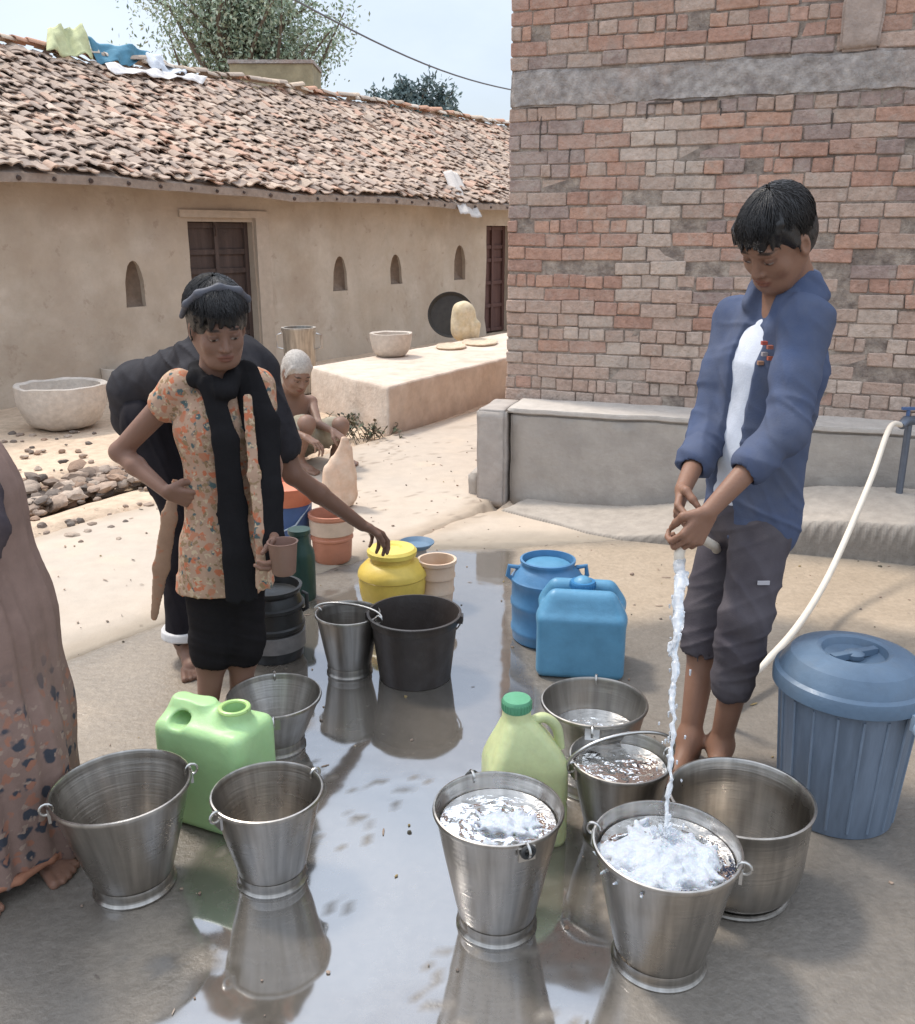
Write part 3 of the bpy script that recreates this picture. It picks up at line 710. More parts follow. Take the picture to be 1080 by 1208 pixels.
for (u0, u1, z0, z1) in ((.168,.175,1.84,2.04),(.74,1.08,2.048,2.056),(.735,.742,1.98,2.05),(1.10,1.107,1.98,2.05),(1.625,1.632,1.90,2.04),(2.012,2.018,1.90,2.03),(.335,.341,1.78,1.85)):
    n_ = max(2, int(max(u1-u0, z1-z0)/.05))
    for i in range(n_):
        a, c = i/n_, (i+1)/n_; ju = random.gauss(0,.004)
        if random.random() < .18: continue
        if u1-u0 > z1-z0: bbox(b, u0+(u1-u0)*a, u0+(u1-u0)*c, -.0035, .006, z0+ju, z1+ju)
        else: bbox(b, u0+ju, u1+ju, -.0035, .006, z0+(z1-z0)*a, z0+(z1-z0)*c)
b.build('open_joint', mat('deep_joint', (.09,.07,.06), .95), bld, smooth=False)['kind'] = 'stuff'
rough_block('plaster_strip', 1.62, 1.80, -.018, .05, zb1, BTOP-.02, mat('strip_plaster', (.40,.31,.26), .95, var=.25, vscale=9, bump=.012, bscale=28), bld, amp=.008, step=.05)
# ================================================================ low plastered wall at its foot
M_low = mat('grey_plaster', (.36,.315,.275), .93, var=.16, vscale=4, bump=.006, bscale=22, col2=(.42,.37,.32), grime=.35, gcol=(.22,.18,.15), gscale=3.5)
M_cap = mat('pale_cap', (.50,.45,.40), .9, var=.14, vscale=8, bump=.006, bscale=30)
LA = G(598,588); LB = Vector((2.55,4.28,0)); LU = (LB-LA); LU.z = 0; LL = LU.length; LU.normalize(); LN = Vector((LU.y,-LU.x,0)); LROT = Matrix(((LU.x,-LN.x,0),(LU.y,-LN.y,0),(0,0,1)))
lw = empty('low_wall', LA); tag(lw, 'low grey plastered wall with a pale cap below the brick building', 'wall')
ll = lambda u, d, z: LROT @ Vector((u, d, z))
rough_block('wall_body', .015, LL+2.5, .0, .26, -.05, .485, M_low, lw, amp=.006, step=.09, bt=ll)
rough_block('wall_cap', .0, LL+2.5, -.012, .33, .487, .512, M_cap, lw, amp=.004, step=.06, bt=ll)
rough_block('pillar', -.165, .0, -.045, .33, -.05, .502, mat('pillar_plaster', (.40,.35,.31), .93, var=.16, vscale=6, bump=.006, bscale=22, grime=.3, gcol=(.24,.20,.17), gscale=4), lw, amp=.005, step=.06, bt=ll)
rough_block('pillar_foot', -.235, -.168, .02, .2, -.05, .125, M_low, lw, amp=.006, step=.05, bt=ll)
# ================================================================ sloping slab in front of the low wall
def slab_top():
    A = G(690,632); B = G(735,640); P = [A, B, G(900,652), G(1075,668), Vector((3.6,3.55,0)), Vector((4.4,4.2,0)), Vector((2.6,4.22,0)), Vector((1.4,4.62,0)), G(615,590)+Vector((.02,.02,0)), G(560,604)+Vector((.1,0,0))]
    xs = np.arange(.05, 4.5, .013); ys = np.arange(3.3, 5.3, .013); X, Y, F = gridmesh(xs, ys)
    d = poly_sd(X, Y, [(p[0], p[1]) for p in P])+.035*fbm(X*2.2, Y*2.2, seed=3, o=2); keep = d[F].max(1) > -.02; F = F[keep]
    us = np.unique(F); mp_ = -np.ones(len(X), int); mp_[us] = np.arange(len(us)); F = mp_[F]; X, Y, d = X[us], Y[us], d[us]
    h = .015+.135*sstep(.6, 1.8, X)+.10*sstep(3.9, 4.7, Y+.38*(X-1.4))*sstep(.9, 2.2, X)
    Z = h+.006*fbm(X*2.5, Y*2.5, seed=8)+.004*fbm(X*11, Y*11, seed=18)-(h+.05)*sstep(.030, -.004, d)
    a = np.clip(.5+.8*fbm(X*2, Y*2, seed=71), 0, 1)[:,None]; C = np.array([.33,.285,.24])*(1-a)+np.array([.42,.365,.31])*a  # greyer and darker: the shade over the slab is in this colour
    e = sstep(.034, 0.02, d)[:,None]*.85; C = C*(1-e)+np.array([.17,.145,.12])*e  # front edge painted darker still
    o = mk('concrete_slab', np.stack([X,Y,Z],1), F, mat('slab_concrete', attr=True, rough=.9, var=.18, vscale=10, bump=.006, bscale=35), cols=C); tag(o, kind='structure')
slab_top()
# ================================================================ standpipe and hose
tap_p = J(1068,497,4.25)
tp = empty('water_tap', (tap_p.x, tap_p.y, 0)); tag(tp, 'grey metal water tap that feeds the cream hose', 'tap')
M_iron = mat('grey_iron', (.16,.18,.22), .45, .7, var=.2); M_blu = mat('blue_fitting', (.07,.12,.25), .5)
b = MB(); b.tube([(.03,.02,-.05),(.03,.02,.46),(.03,.02,tap_p.z)], .016, 12); b.build('pipe', M_iron, tp)
b = MB(); b.tube([(.05,.02,tap_p.z),(.0,-.01,tap_p.z+.005),(-.03,-.03,tap_p.z-.015)], [.022,.024,.02], 12); b.build('tap_body', M_iron, tp)
b = MB(); b.tube([(.01,0,tap_p.z+.02),(.01,0,tap_p.z+.055)], .009, 8); b.box((.01,0,tap_p.z+.06), (.06,.02,.012)); b.build('handle', M_blu, tp)
pts = [Vector((tap_p.x-.03, tap_p.y-.03, tap_p.z-.01)), J(1050,505,4.15), J(1030,560,3.9), J(1005,620,3.65), J(975,685,3.35), J(942,738,3.0)+Vector((0,0,0)), J(905,780,2.78), Vector((.86,2.62,.05)), Vector((.80,2.52,.03)), Vector((.77,2.50,.25)), Vector((.735,2.50,.50)), Vector((.70,2.38,.60)), J(836,640,2.24), J(812,628,2.10), J(803,648,2.05), J(801,664,2.05)]
M_hose = mat('cream_rubber', (.70,.62,.52), .5, var=.08, vscale=10)
b = MB(); b.tube(smooth_path(pts, 10), .0125, 14); o = b.build('garden_hose', M_hose); tag(o, 'cream rubber hose running from the tap down behind the blue dustbin to the boy', 'hose')
# ================================================================ trees, background block, cable, rubble
def leafy(name, loc, h, crown_r, crown_c, nl, leaf, cols, trunk_r, label, branches=26, seed=1, gaps=.35, trunk_col=(.16,.12,.09)):
    rnd = random.Random(seed); t_ = empty(name, loc); tag(t_, label, 'tree'); b = MB(); tips = []
    top = Vector((rnd.uniform(-.3,.3), 0, h*.62)); P = smooth_path([(0,0,0),(.12,.05,h*.25),(-.08,0,h*.45),tuple(top)], 5)
    b.tube(P, [trunk_r*(1-.6*i/(len(P)-1)) for i in range(len(P))], 9)
    for k in range(branches):
        st = P[int(len(P)*rnd.uniform(.35,.98))]; th = rnd.uniform(0,2*math.pi); ph = rnd.uniform(-.25,1.25)
        e = Vector(crown_c)+Vector((crown_r[0]*math.cos(th)*math.cos(ph)*.85, crown_r[1]*math.sin(th)*math.cos(ph)*.85, crown_r[2]*math.sin(ph)*.9))*rnd.uniform(.55,1.0)
        mid = (st+e)/2+Vector((rnd.uniform(-.2,.2),rnd.uniform(-.2,.2),rnd.uniform(-.1,.3)))
        Q = smooth_path([st, mid, e], 5); b.tube(Q, [trunk_r*.4*(1-.85*i/(len(Q)-1)) for i in range(len(Q))], 6); tips += [(Q[i], .5+.5*i/len(Q)) for i in range(3, len(Q))]
    b.build('trunk', mat('bark', trunk_col, .9, var=.3, vscale=10), t_)
    V = []; F = []; C = []
    npr = np.random.RandomState(seed); cen = []
    for p, w in tips:
        if rnd.random() < gaps: continue
        cen.append(p)
    for _ in range(nl):
        c = cen[npr.randint(len(cen))]; p = Vector(c)+Vector(npr.normal(0, 1, 3))*min(crown_r)*.105
        d = Vector(npr.normal(0, 1, 3)); d.z -= .5; d.normalize(); x = d.cross(Vector(npr.normal(0,1,3))).normalized(); l = leaf*npr.uniform(.6,1.3)
        n = len(V); V += [p, p+d*l*.5+x*l*.22, p+d*l, p+d*l*.5-x*l*.22]; F.append((n,n+1,n+2,n+3)); cc = cols[npr.randint(len(cols))]; k = npr.uniform(.75,1.25); C += [tuple(q*k for q in cc)]*4
    mk('crown', V, F, mat('leaves', attr=True, rough=.6, spec=.3), t_, smooth=False, cols=C)
    return t_
leafy('neem_tree', J(290,130,17.5)*Vector((1,1,0)) if False else Vector((J(285,110,17.5).x, 17.5, 0)), 6.6, (2.3,1.7,1.8), (0,0,4.7), 27000, .085, [(.30,.37,.26),(.36,.42,.31),(.44,.48,.37),(.24,.31,.21)], .16, 'tall airy pale green tree rising behind the tiled roof', branches=58, seed=4, gaps=.2)  # distance haze put into the pale leaf colours
leafy('dark_tree', Vector((J(490,120,34).x, 34, 0)), 6.4, (1.9,1.5,1.25), (0,0,5.35), 14000, .20, [(.15,.20,.20),(.19,.24,.24),(.12,.17,.17)], .22, 'small dark blue-green tree far off beyond the ridge, left of the brick building', branches=40, seed=9, gaps=.1)  # blue-grey leaf colours carry the haze of distance
bb = empty('brick_shed', Vector((J(318,100,15.8).x, 15.8, 0))); tag(bb, 'drab brown shed wall showing through the pale tree behind the roof', 'shed')
b = MB(); b.box((.12,0,1.93), (1.25,.9,3.86)); b.build('wall', mat('drab_plaster', (.32,.27,.17), .95, var=.35, vscale=3, bump=.01, bscale=12), bb, smooth=False)
b = MB(); b.box((.12,0,3.89), (1.29,.95,.05)); b.build('roof', M_band, bb, smooth=False)
a = J(330,-10,13); c = J(640,112,20); P = [a.lerp(c, i/16)-Vector((0,0,.22*math.sin(math.pi*i/16))) for i in range(17)]
b = MB(); b.tube([a+(a-c)*.8]+P+[c+(c-a)*.6], .012, 6); o = b.build('power_cable', mat('cable', (.12,.12,.13), .6)); tag(o, 'thin dark overhead cable crossing the sky', 'cable')
def stone_mesh(r, seed, flat=.6):
    bm = bmesh.new(); bmesh.ops.create_icosphere(bm, subdivisions=2, radius=1); sx_, sy_ = .8+.5*random.random(), .7+.4*random.random()
    for v in bm.verts:
        n = mnoise.noise(v.co*1.1+Vector((seed*3.1,0,0)))*.45+mnoise.noise(v.co*2.7+Vector((0,seed,0)))*.18; v.co *= (1+n)*r; v.co.x *= sx_; v.co.y *= sy_; v.co.z *= flat
    bm.verts.index_update(); V = [v.co.copy() for v in bm.verts]; F = [tuple(v.index for v in f.verts) for f in bm.faces]; bm.free(); return V, F
b = MB()
RC = [(.27,.20,.155),(.20,.155,.125),(.34,.25,.19),(.15,.12,.10),(.33,.22,.155),(.42,.33,.26)]
for k in range(380):
    u_ = random.random(); i = min(int(u_*3.99), 3); f_ = u_*4-i; i = min(i, len(DR)-2); p = Vector((*DR[i],0)).lerp(Vector((*DR[i+1],0)), f_)
    nrm = Vector((-(DR[i+1][1]-DR[i][1]), DR[i+1][0]-DR[i][0], 0)).normalized(); off = random.gauss(0,.13)
    r_ = random.uniform(.02,.070); V, F_ = stone_mesh(r_, k, .45); rm = Matrix.Rotation(random.uniform(0,6.28),3,'Z') @ Matrix.Rotation(random.gauss(0,.4),3,'X')
    q_ = p+nrm*off; q_.z = -.07+abs(off)*.2+random.uniform(0,.07); kk = random.uniform(.8,1.2); cc = random.choice(RC); b.add([rm@v+q_ for v in V], F_, tuple(x*kk for x in cc))
for k in range(140):
    q_ = G(random.uniform(0,330), random.uniform(505,640)); 
    V, F_ = stone_mesh(random.uniform(.008,.03), k+400); b.add([v+q_+Vector((0,0,.0)) for v in V], F_, random.choice(RC))
o = b.build('rubble', mat('rubble_stone', attr=True, rough=.95, var=.25, vscale=20, bump=.008, bscale=60), cols=True); tag(o, 'loose stones and broken tile heaped along the drain beside the path', 'rubble', kind='stuff')
b = MB()
for k in range(650):
    q_ = Vector((random.uniform(-2.2,2.6), random.uniform(1.3,6.5), .004)); r_ = random.uniform(.0015,.006)*(1 if random.random() < .93 else 2)
    if r_ > .006 and q_.y < 2.4: r_ = .004
    V, F_ = stone_mesh(r_, k+900, .6)
    if random.random() < .25: V = [Vector((v.x*3.2, v.y*.8, v.z*.4)) for v in V]
    rm = Matrix.Rotation(random.uniform(0,6.28),3,'Z'); b.add([rm@v+q_ for v in V], F_, random.choice(RC+[(.08,.07,.05),(.30,.22,.10)]))
o = b.build('grit', bpy.data.materials['rubble_stone'], cols=True); tag(o, 'scattered grit and bits of straw over the wet floor and the path', 'grit', kind='stuff')
def weed(px, py, n, hh, seed, label, z=-.02):
    rnd = random.Random(seed); loc = G(px, py, 0); t_ = MB()
    for k in range(n):
        p = Vector((rnd.gauss(0,.10), rnd.gauss(0,.07), z)); th = rnd.uniform(0,6.28); tip = p+Vector((math.cos(th)*hh*.7, math.sin(th)*hh*.7, hh*rnd.uniform(.5,1)))
        for q in range(5):
            c = p.lerp(tip, .3+.17*q); d = Vector((rnd.uniform(-1,1), rnd.uniform(-1,1), rnd.uniform(-.2,.8))).normalized(); x = d.cross(Vector((0,0,1))).normalized(); l = rnd.uniform(.03,.06)
            t_.add([c, c+d*l*.5+x*l*.3, c+d*l, c+d*l*.5-x*l*.3], [(0,1,2,3)], rnd.choice([(.06,.075,.04),(.10,.10,.06),(.05,.05,.035),(.15,.12,.08)]))
        t_.tube([p, p.lerp(tip,.5)+Vector((0,0,.01)), tip], .003, 5, (.10,.08,.05))
    o = t_.build('weed_clump', mat('weed_leaf', attr=True, rough=.8), cols=True, smooth=False, loc=loc); tag(o, label, 'weeds')
weed(432, 516, 26, .13, 3, 'dark low weeds growing at the front corner of the platform')
weed(405, 500, 18, .10, 5, 'sparse brown weeds behind the squatting figure')
# ================================================================ vessels
def dims(bx, by, ry, rimw, bw):
    g = G(bx, by); z = J(bx, ry, g.y).z; top = Vector((g.x, g.y, z))
    return g, z, rimw/2/scale_at(top), bw/2/scale_at(g)
def steel(name, tone=(.46,.43,.395), rough=.27):
    m = bpy.data.materials.new(name); m.use_nodes = True; nt = m.node_tree; N = nt.nodes; L = nt.links; b = N['Principled BSDF']
    b.inputs['Metallic'].default_value = 1
    tc = N.new('ShaderNodeTexCoord'); sx = N.new('ShaderNodeSeparateXYZ'); L.new(tc.outputs['Object'], sx.inputs[0])
    at = N.new('ShaderNodeMath'); at.operation = 'ARCTAN2'; L.new(sx.outputs[1], at.inputs[0]); L.new(sx.outputs[0], at.inputs[1])
    def noise(v, s, d=4):
        n = N.new('ShaderNodeTexNoise'); n.inputs['Scale'].default_value = s; n.inputs['Detail'].default_value = d; L.new(v, n.inputs['Vector']); return n.outputs[0]
    cb = N.new('ShaderNodeCombineXYZ'); L.new(at.outputs[0], cb.inputs[0]); zs = N.new('ShaderNodeMath'); zs.operation='MULTIPLY'; zs.inputs[1].default_value = .7; L.new(sx.outputs[2], zs.inputs[0]); L.new(zs.outputs[0], cb.inputs[1])
    streak = noise(cb.outputs[0], 5.5, 6)                      # vertical streaky reflections painted into the steel tone
    mp = N.new('ShaderNodeMapping'); mp.inputs['Scale'].default_value = (1,1,60); L.new(tc.outputs['Object'], mp.inputs[0]); spun = noise(mp.outputs[0], 4, 3)   # spinning lines
    sm = noise(tc.outputs['Object'], 9, 6)
    r = N.new('ShaderNodeMapRange'); r.inputs[1].default_value=.3; r.inputs[2].default_value=.7; r.inputs[3].default_value=.72; r.inputs[4].default_value=1.18; L.new(streak, r.inputs[0])
    c = N.new('ShaderNodeRGB'); c.outputs[0].default_value = (*tone, 1)
    mx = N.new('ShaderNodeMix'); mx.data_type='RGBA'; r4 = N.new('ShaderNodeMapRange'); r4.inputs[1].default_value=.5; r4.inputs[2].default_value=.75; r4.inputs[4].default_value=.5; L.new(sm, r4.inputs[0]); L.new(r4.outputs[0], mx.inputs[0])
    L.new(c.outputs[0], mx.inputs[6]); mx.inputs[7].default_value = (tone[0]*.72, tone[1]*.68, tone[2]*.62, 1)
    hs = N.new('ShaderNodeHueSaturation'); L.new(r.outputs[0], hs.inputs['Value']); L.new(mx.outputs[2], hs.inputs['Color']); L.new(hs.outputs[0], b.inputs['Base Color'])
    r2 = N.new('ShaderNodeMapRange'); r2.inputs[1].default_value=.3; r2.inputs[2].default_value=.7; r2.inputs[3].default_value=rough-.07; r2.inputs[4].default_value=rough+.16; L.new(sm, r2.inputs[0]); L.new(r2.outputs[0], b.inputs['Roughness'])
    bp = N.new('ShaderNodeBump'); bp.inputs['Distance'].default_value = .0006; ad = N.new('ShaderNodeMath'); ad.operation='ADD'; L.new(spun, ad.inputs[0]); 
    sm2 = N.new('ShaderNodeMath'); sm2.operation='MULTIPLY'; sm2.inputs[1].default_value=3.5; L.new(sm, sm2.inputs[0]); L.new(sm2.outputs[0], ad.inputs[1]); L.new(ad.outputs[0], bp.inputs['Height']); L.new(bp.outputs[0], b.inputs['Normal'])
    return m
M_steel = steel('stainless_steel'); M_steel2 = steel('dull_steel', (.39,.365,.335), .36); M_wire = mat('steel_wire', (.55,.53,.5), .3, 1)
def water_mat(name, col=(.62,.66,.68), foam=.0):
    m = bpy.data.materials.new(name); m.use_nodes = True; nt = m.node_tree; N = nt.nodes; L = nt.links; b = N['Principled BSDF']
    b.inputs['Base Color'].default_value = (*col, 1); b.inputs['Roughness'].default_value = .04; b.inputs['Transmission Weight'].default_value = 1-foam; b.inputs['IOR'].default_value = 1.33
    tc = N.new('ShaderNodeTexCoord'); n = N.new('ShaderNodeTexNoise'); n.inputs['Scale'].default_value = 22; n.inputs['Detail'].default_value = 4; L.new(tc.outputs['Object'], n.inputs[0])
    bp = N.new('ShaderNodeBump'); bp.inputs['Distance'].default_value = .006; L.new(n.outputs[0], bp.inputs['Height']); L.new(bp.outputs[0], b.inputs['Normal']); return m
M_water = water_mat('clear_water', (.93,.96,.97)); M_foam = mat('churned_water', (.76,.80,.86), .35, var=.15, vscale=60, bump=.005, bscale=130, trans=.45, ior=1.33, sss=.2)
# a handle: wire arc between two ears, swung down to an angle
def handle_pts(r, z, ang, tilt, n=22, k=1.03, drop=1.0):
    """ang: bearing of the ear axis, tilt: 0 lying outwards, 90 upright"""
    a = Vector((math.cos(ang), math.sin(ang), 0)); o = Vector((-math.sin(ang), math.cos(ang), 0))
    P = []
    for i in range(n+1):
        th = math.pi*i/n; c, s_ = math.cos(th), math.sin(th)*drop
        P.append(a*c*r*k + (o*math.cos(tilt)+Vector((0,0,1))*math.sin(tilt))*s_*r*k*1.02 + Vector((0,0,z)))
    return P
def water_disc(r, z, amp, name, material, parent, seed=0, n=44, foamf=None):
    V = []; F = []
    for i in range(n+1):
        for k in range(72):
            rr = r*i/n; th = 2*math.pi*k/72; x, y = rr*math.cos(th), rr*math.sin(th)
            h = amp*(mnoise.noise(Vector((x*22, y*22, seed)))+.6*mnoise.noise(Vector((x*55, y*55, seed+3)))+.35*mnoise.noise(Vector((x*120, y*120, seed+5))))*(1-(i/n)**6)
            if foamf: h += foamf(x, y)
            V.append((x, y, z+h))
    for i in range(n):
        for k in range(72): k2 = (k+1)%72; F.append((i*72+k, i*72+k2, (i+1)*72+k2, (i+1)*72+k))
    return mk(name, V, F, material, parent)
def steel_bucket(bx, by, ry, rimw, bw, label, ear=0, tilt=None, water=None, mt=None, rz=0, lean=(0,0), foot=.021, drop=1.0, wz=.8, group='steel buckets'):
    g, h, rr, rb = dims(bx, by, ry, rimw, bw); rr *= .985
    mt = mt or M_steel; t_ = empty('steel_bucket', g); tag(t_, label, 'bucket', group); t_.rotation_euler = (lean[0], lean[1], 0)
    rf = rb*.965; b = MB()
    prof = [(0, foot+.004), (rf*.92, foot+.004), (rf, foot+.006), (rf+.004, foot+.016)]
    for i in range(1, 13): q = i/12; prof.append((rf+.004+(rr-rf-.004)*(q**.93), foot+.016+(h-foot-.016)*q))
    prof += [(rr+.004, h+.001), (rr+.0065, h-.004), (rr+.004, h-.008+.0), (rr-.0005, h-.010)]
    # wall: outer skin up, rolled rim, inner skin down
    P = [(0, foot+.004), (rf*.95, foot+.004)]
    for i in range(0, 15): q = i/14; P.append((rf+(rr-rf)*(q**.94), foot+.012+(h-.012-foot-.012)*q))
    P += [(rr+.0045, h-.011), (rr+.0062, h-.006), (rr+.0045, h-.001), (rr+.001, h), (rr-.0015, h-.004)]
    for i in range(14, -1, -1): q = i/14; P.append((rf+(rr-rf)*(q**.94)-.0016, foot+.014+(h-.014-foot-.012)*q))
    P += [(rf*.9, foot+.009), (0, foot+.008)]
    b.lathe(P, 72)
    wob = random.random()*9
    b.V = [(x*(1+.009*math.sin(2*math.atan2(y,x)+wob)+.007*mnoise.noise(Vector((x*11,y*11,z*11+wob)))), y*(1+.009*math.sin(2*math.atan2(y,x)+wob)+.007*mnoise.noise(Vector((x*11,y*11,z*11+wob)))), z) for x, y, z in b.V]
    b.build('body', mt, t_, ang=50)
    b = MB(); b.lathe([(rb*.985, .001), (rb+.002, .002), (rb+.003, .006), (rb-.001, .011), (rb*.97, foot-.004), (rf+.003, foot+.006), (rf+.001, foot+.013), (rf-.004, foot+.010), (rb*.94, foot-.005), (rb*.965, .008), (rb*.985, .001)], 72); b.build('foot_ring', mt, t_)
    for s_ in (0, math.pi):
        a = ear+s_; c, sn = math.cos(a), math.sin(a); b = MB(); rm = Matrix.Rotation(a, 3, 'Z')
        b.box(Vector((c*(rr+.005), sn*(rr+.005), h-.022)), (.006, .036, .030), rm)
        th = [Vector((c*(rr+.009+.013*math.cos(u_)), sn*(rr+.009+.013*math.cos(u_)), h-.012+.013*math.sin(u_))) for u_ in [i*math.pi/6 for i in range(13)]]
        b.tube(th, .0032, 8, cap=False); b.build('ear', M_wire, t_)
    if tilt is not None:
        P = handle_pts(rr+.016, h-.004, ear, tilt, drop=drop); b = MB(); b.tube(P, .0042, 10)
        m_ = len(P)//2; b.build('handle', M_wire, t_)
    if water == 'clear':
        zi = foot+(h-foot)*wz; ri = rf+(rr-rf)*(((zi-foot)/(h-foot))**.94)-.003; water_disc(ri, zi, .0035, 'water', M_water, t_, seed=bx)
    elif water:
        zi = foot+(h-foot)*wz; ri = rf+(rr-rf)*(((zi-foot)/(h-foot))**.94)-.003; t_['wz'] = zi; t_['wr'] = ri
    return t_, g, h, rr, rb
# left pair and the one behind
steel_bucket(160, 1043, 925, 158, 92, 'large empty steel bucket at the front left beside the sari hem', ear=R(28), tilt=None, lean=(0,-.03))
steel_bucket(322, 1035, 932, 127, 80, 'smaller empty steel bucket in front of the green jerrycan', ear=R(42), tilt=None)
steel_bucket(327, 880, 819, 110, 66, 'empty steel bucket standing behind the green jerrycan', ear=R(100), tilt=None, mt=M_steel2)
steel_bucket(413, 792, 722, 74, 52, 'small steel bucket touching the black plastic bucket', ear=R(-20), tilt=R(55), drop=.25, mt=M_steel2)
# front group
bkC, gC, hC, rC, rbC = steel_bucket(586, 1088, 951, 150, 92, 'steel bucket of sloshing water with a black hinge tab, left in the front group', ear=R(112), tilt=None, water='foam', wz=.86)
bkD, gD, hD, rD, rbD = steel_bucket(777, 1131, 994, 171, 108, 'front steel bucket brimming with white foaming water under the stream', ear=R(-25), tilt=None, water='foam', wz=.88)
steel_bucket(697, 925, 826, 122, 80, 'dull steel bucket behind, right of the lidded yellow-green can', ear=R(80), tilt=None, mt=M_steel2, water='clear', wz=.62)
bkB, gB, hB, rB, rbB = steel_bucket(728, 985, 891, 118, 80, 'small steel bucket of clear water with its wire handle raised', ear=R(195), tilt=R(68), drop=.62, water='clear', wz=.84, mt=M_steel2)
# black tabs on the bucket left in the front group, rope wound on the ears
for s_ in (0, math.pi):
    b = MB(); a = R(112)+s_; b.tube([Vector((math.cos(a)*(rC+.012), math.sin(a)*(rC+.012), hC-.014+.011*math.sin(u_)))+Vector((-math.sin(a), math.cos(a), 0))*.012*math.cos(u_) for u_ in [i*math.pi/6 for i in range(13)]], .005, 8, cap=False); b.build('hinge_tab', mat('black_rubber', (.03,.03,.03), .6), bkC)
# water, foam and splash
def foam_fn(cx, cy, r0, a):
    return lambda x, y: a*math.exp(-((x-cx)**2+(y-cy)**2)/(r0*r0))*(1+.9*mnoise.noise(Vector((x*60, y*60, 1)))) 
w1 = water_disc(bkC['wr'], bkC['wz'], .005, 'water', M_water, bkC, seed=3)
def foam_lumps(name, parent, z, spots, seed, vox=.0035, rad=.1):
    rnd = random.Random(seed); s = S()
    for (cx, cy, n, sp_, hh, r0) in spots:
        for _ in range(n):
            x, y = rnd.gauss(cx, sp_), rnd.gauss(cy, sp_)
            if math.hypot(x, y) > rad: continue
            q = math.exp(-((x-cx)**2+(y-cy)**2)/(2*sp_*sp_)); r_ = r0*rnd.uniform(.5,1.3)
            zz = z+hh*q*rnd.uniform(.2,1); a = Vector((x, y, zz)); b_ = a+Vector((rnd.gauss(0,.014), rnd.gauss(0,.014), rnd.uniform(-.004,.012)))
            s.cone(a, b_, r_*.9, r_*.45, .013)
    return build_s(s, name, vox, M_foam, parent)
foam_lumps('foam', bkC, bkC['wz']-.001, [(.005,-.02,44,.030,.010,.0052),(.05,.0,14,.018,.008,.004)], 3, rad=bkC['wr']-.012)
water_disc(bkD['wr'], bkD['wz'], .010, 'water', M_water, bkD, seed=8, foamf=foam_fn(0,-.01,.09,.006))
foam_lumps('foam', bkD, bkD['wz']-.002, [(-.005,-.01,150,.048,.020,.0085),(-.075,.0,46,.022,.012,.007),(.05,-.01,60,.030,.012,.007),(-.04,-.06,40,.03,.008,.006)], 5, rad=bkD['wr']-.008, vox=.0038)
for k in range(14):      # thrown drops ride with the splash
    pass
# big steel pot
g, h, rr, rb = dims(864, 1046, 938, 163, 112)
pot = empty('steel_pot', g); tag(pot, 'wide empty steel pot with rounded base at the right of the front group', 'pot', 'steel buckets')
P = [(0, .001), (rb*.86, .001), (rb*.98, .006), (rb*1.0, .014), (rb*1.0,.018)]
for i in range(1, 9): th = (i/8)*math.pi/2; P.append((rb*.98+(rr*.97-rb*.98)*math.sin(th), .018+h*.42*(1-math.cos(th))))
P += [(rr*.985, h*.7), (rr, h-.010), (rr+.005, h-.006), (rr+.006, h-.001), (rr+.001, h), (rr-.002, h-.004), (rr*.985-.002, h*.7)]
for i in range(8, 0, -1): th = (i/8)*math.pi/2; P.append((rb*.98+(rr*.97-rb*.98)*math.sin(th)-.002, .020+h*.42*(1-math.cos(th))))
P += [(rb*.86,.008),(0,.006)]
b = MB(); b.lathe(P, 80); b.build('body', M_steel, pot, ang=50)
b = MB(); b.tube([Vector((rb*1.1*math.cos(u_), rb*1.1*math.sin(u_), .0105)) for u_ in [i*math.pi/20 for i in range(41)]], .006, 8, cap=False); b.build('base_ring', M_steel2, pot)
b = MB(); b.box((-rr*.62, -rr*.80, h*.72), (.022,.006,.03), Matrix.Rotation(R(53),3,'Z')); b.build('lug', M_wire, pot)
# ---------------------------------------------------------------- plastic
def plastic(name, col, rough=.4, **k): 
    d = dict(var=.16, vscale=9, bump=.0014, bscale=45, grime=.5, gcol=tuple(c*.55+.06 for c in col), gscale=8, spec=.45, rvar=.1); d.update(k); return mat(name, col, rough, **d)
g, h, rr, rb = dims(490, 797, 722, 107, 84)
pb = empty('plastic_bucket', g); tag(pb, 'empty black plastic bucket with a wire handle in the middle of the wet floor', 'bucket')
M_blk = plastic('black_plastic', (.045,.036,.032), .38)
P = [(0,.004),(rb*.9,.0),(rb,.004)]+[(rb+(rr*.95-rb)*q/8, .006+(h-.04)*q/8) for q in range(1,9)]+[(rr*.95+.001,h-.032),(rr*.985,h-.030),(rr*.985,h-.008),(rr+.006,h-.005),(rr+.007,h),(rr-.001,h+.001),(rr*.95-.002,h-.03),(rb-.002,.010),(0,.008)]
b = MB(); b.lathe(P, 72); b.build('body', M_blk, pb, ang=35)
b = MB(); b.tube(handle_pts(rr+.008, h-.012, R(-6), R(-62), k=1.0, drop=.80), .0028, 8)
o = b.build('handle', M_wire, pb)
# one pole to the ground: handle hangs in front
for s_ in (0, math.pi):
    a = R(-6)+s_; b = MB(); b.box((math.cos(a)*(rr+.004), math.sin(a)*(rr+.004), h-.016), (.016,.03,.026), Matrix.Rotation(a,3,'Z')); b.build('ear', M_blk, pb)
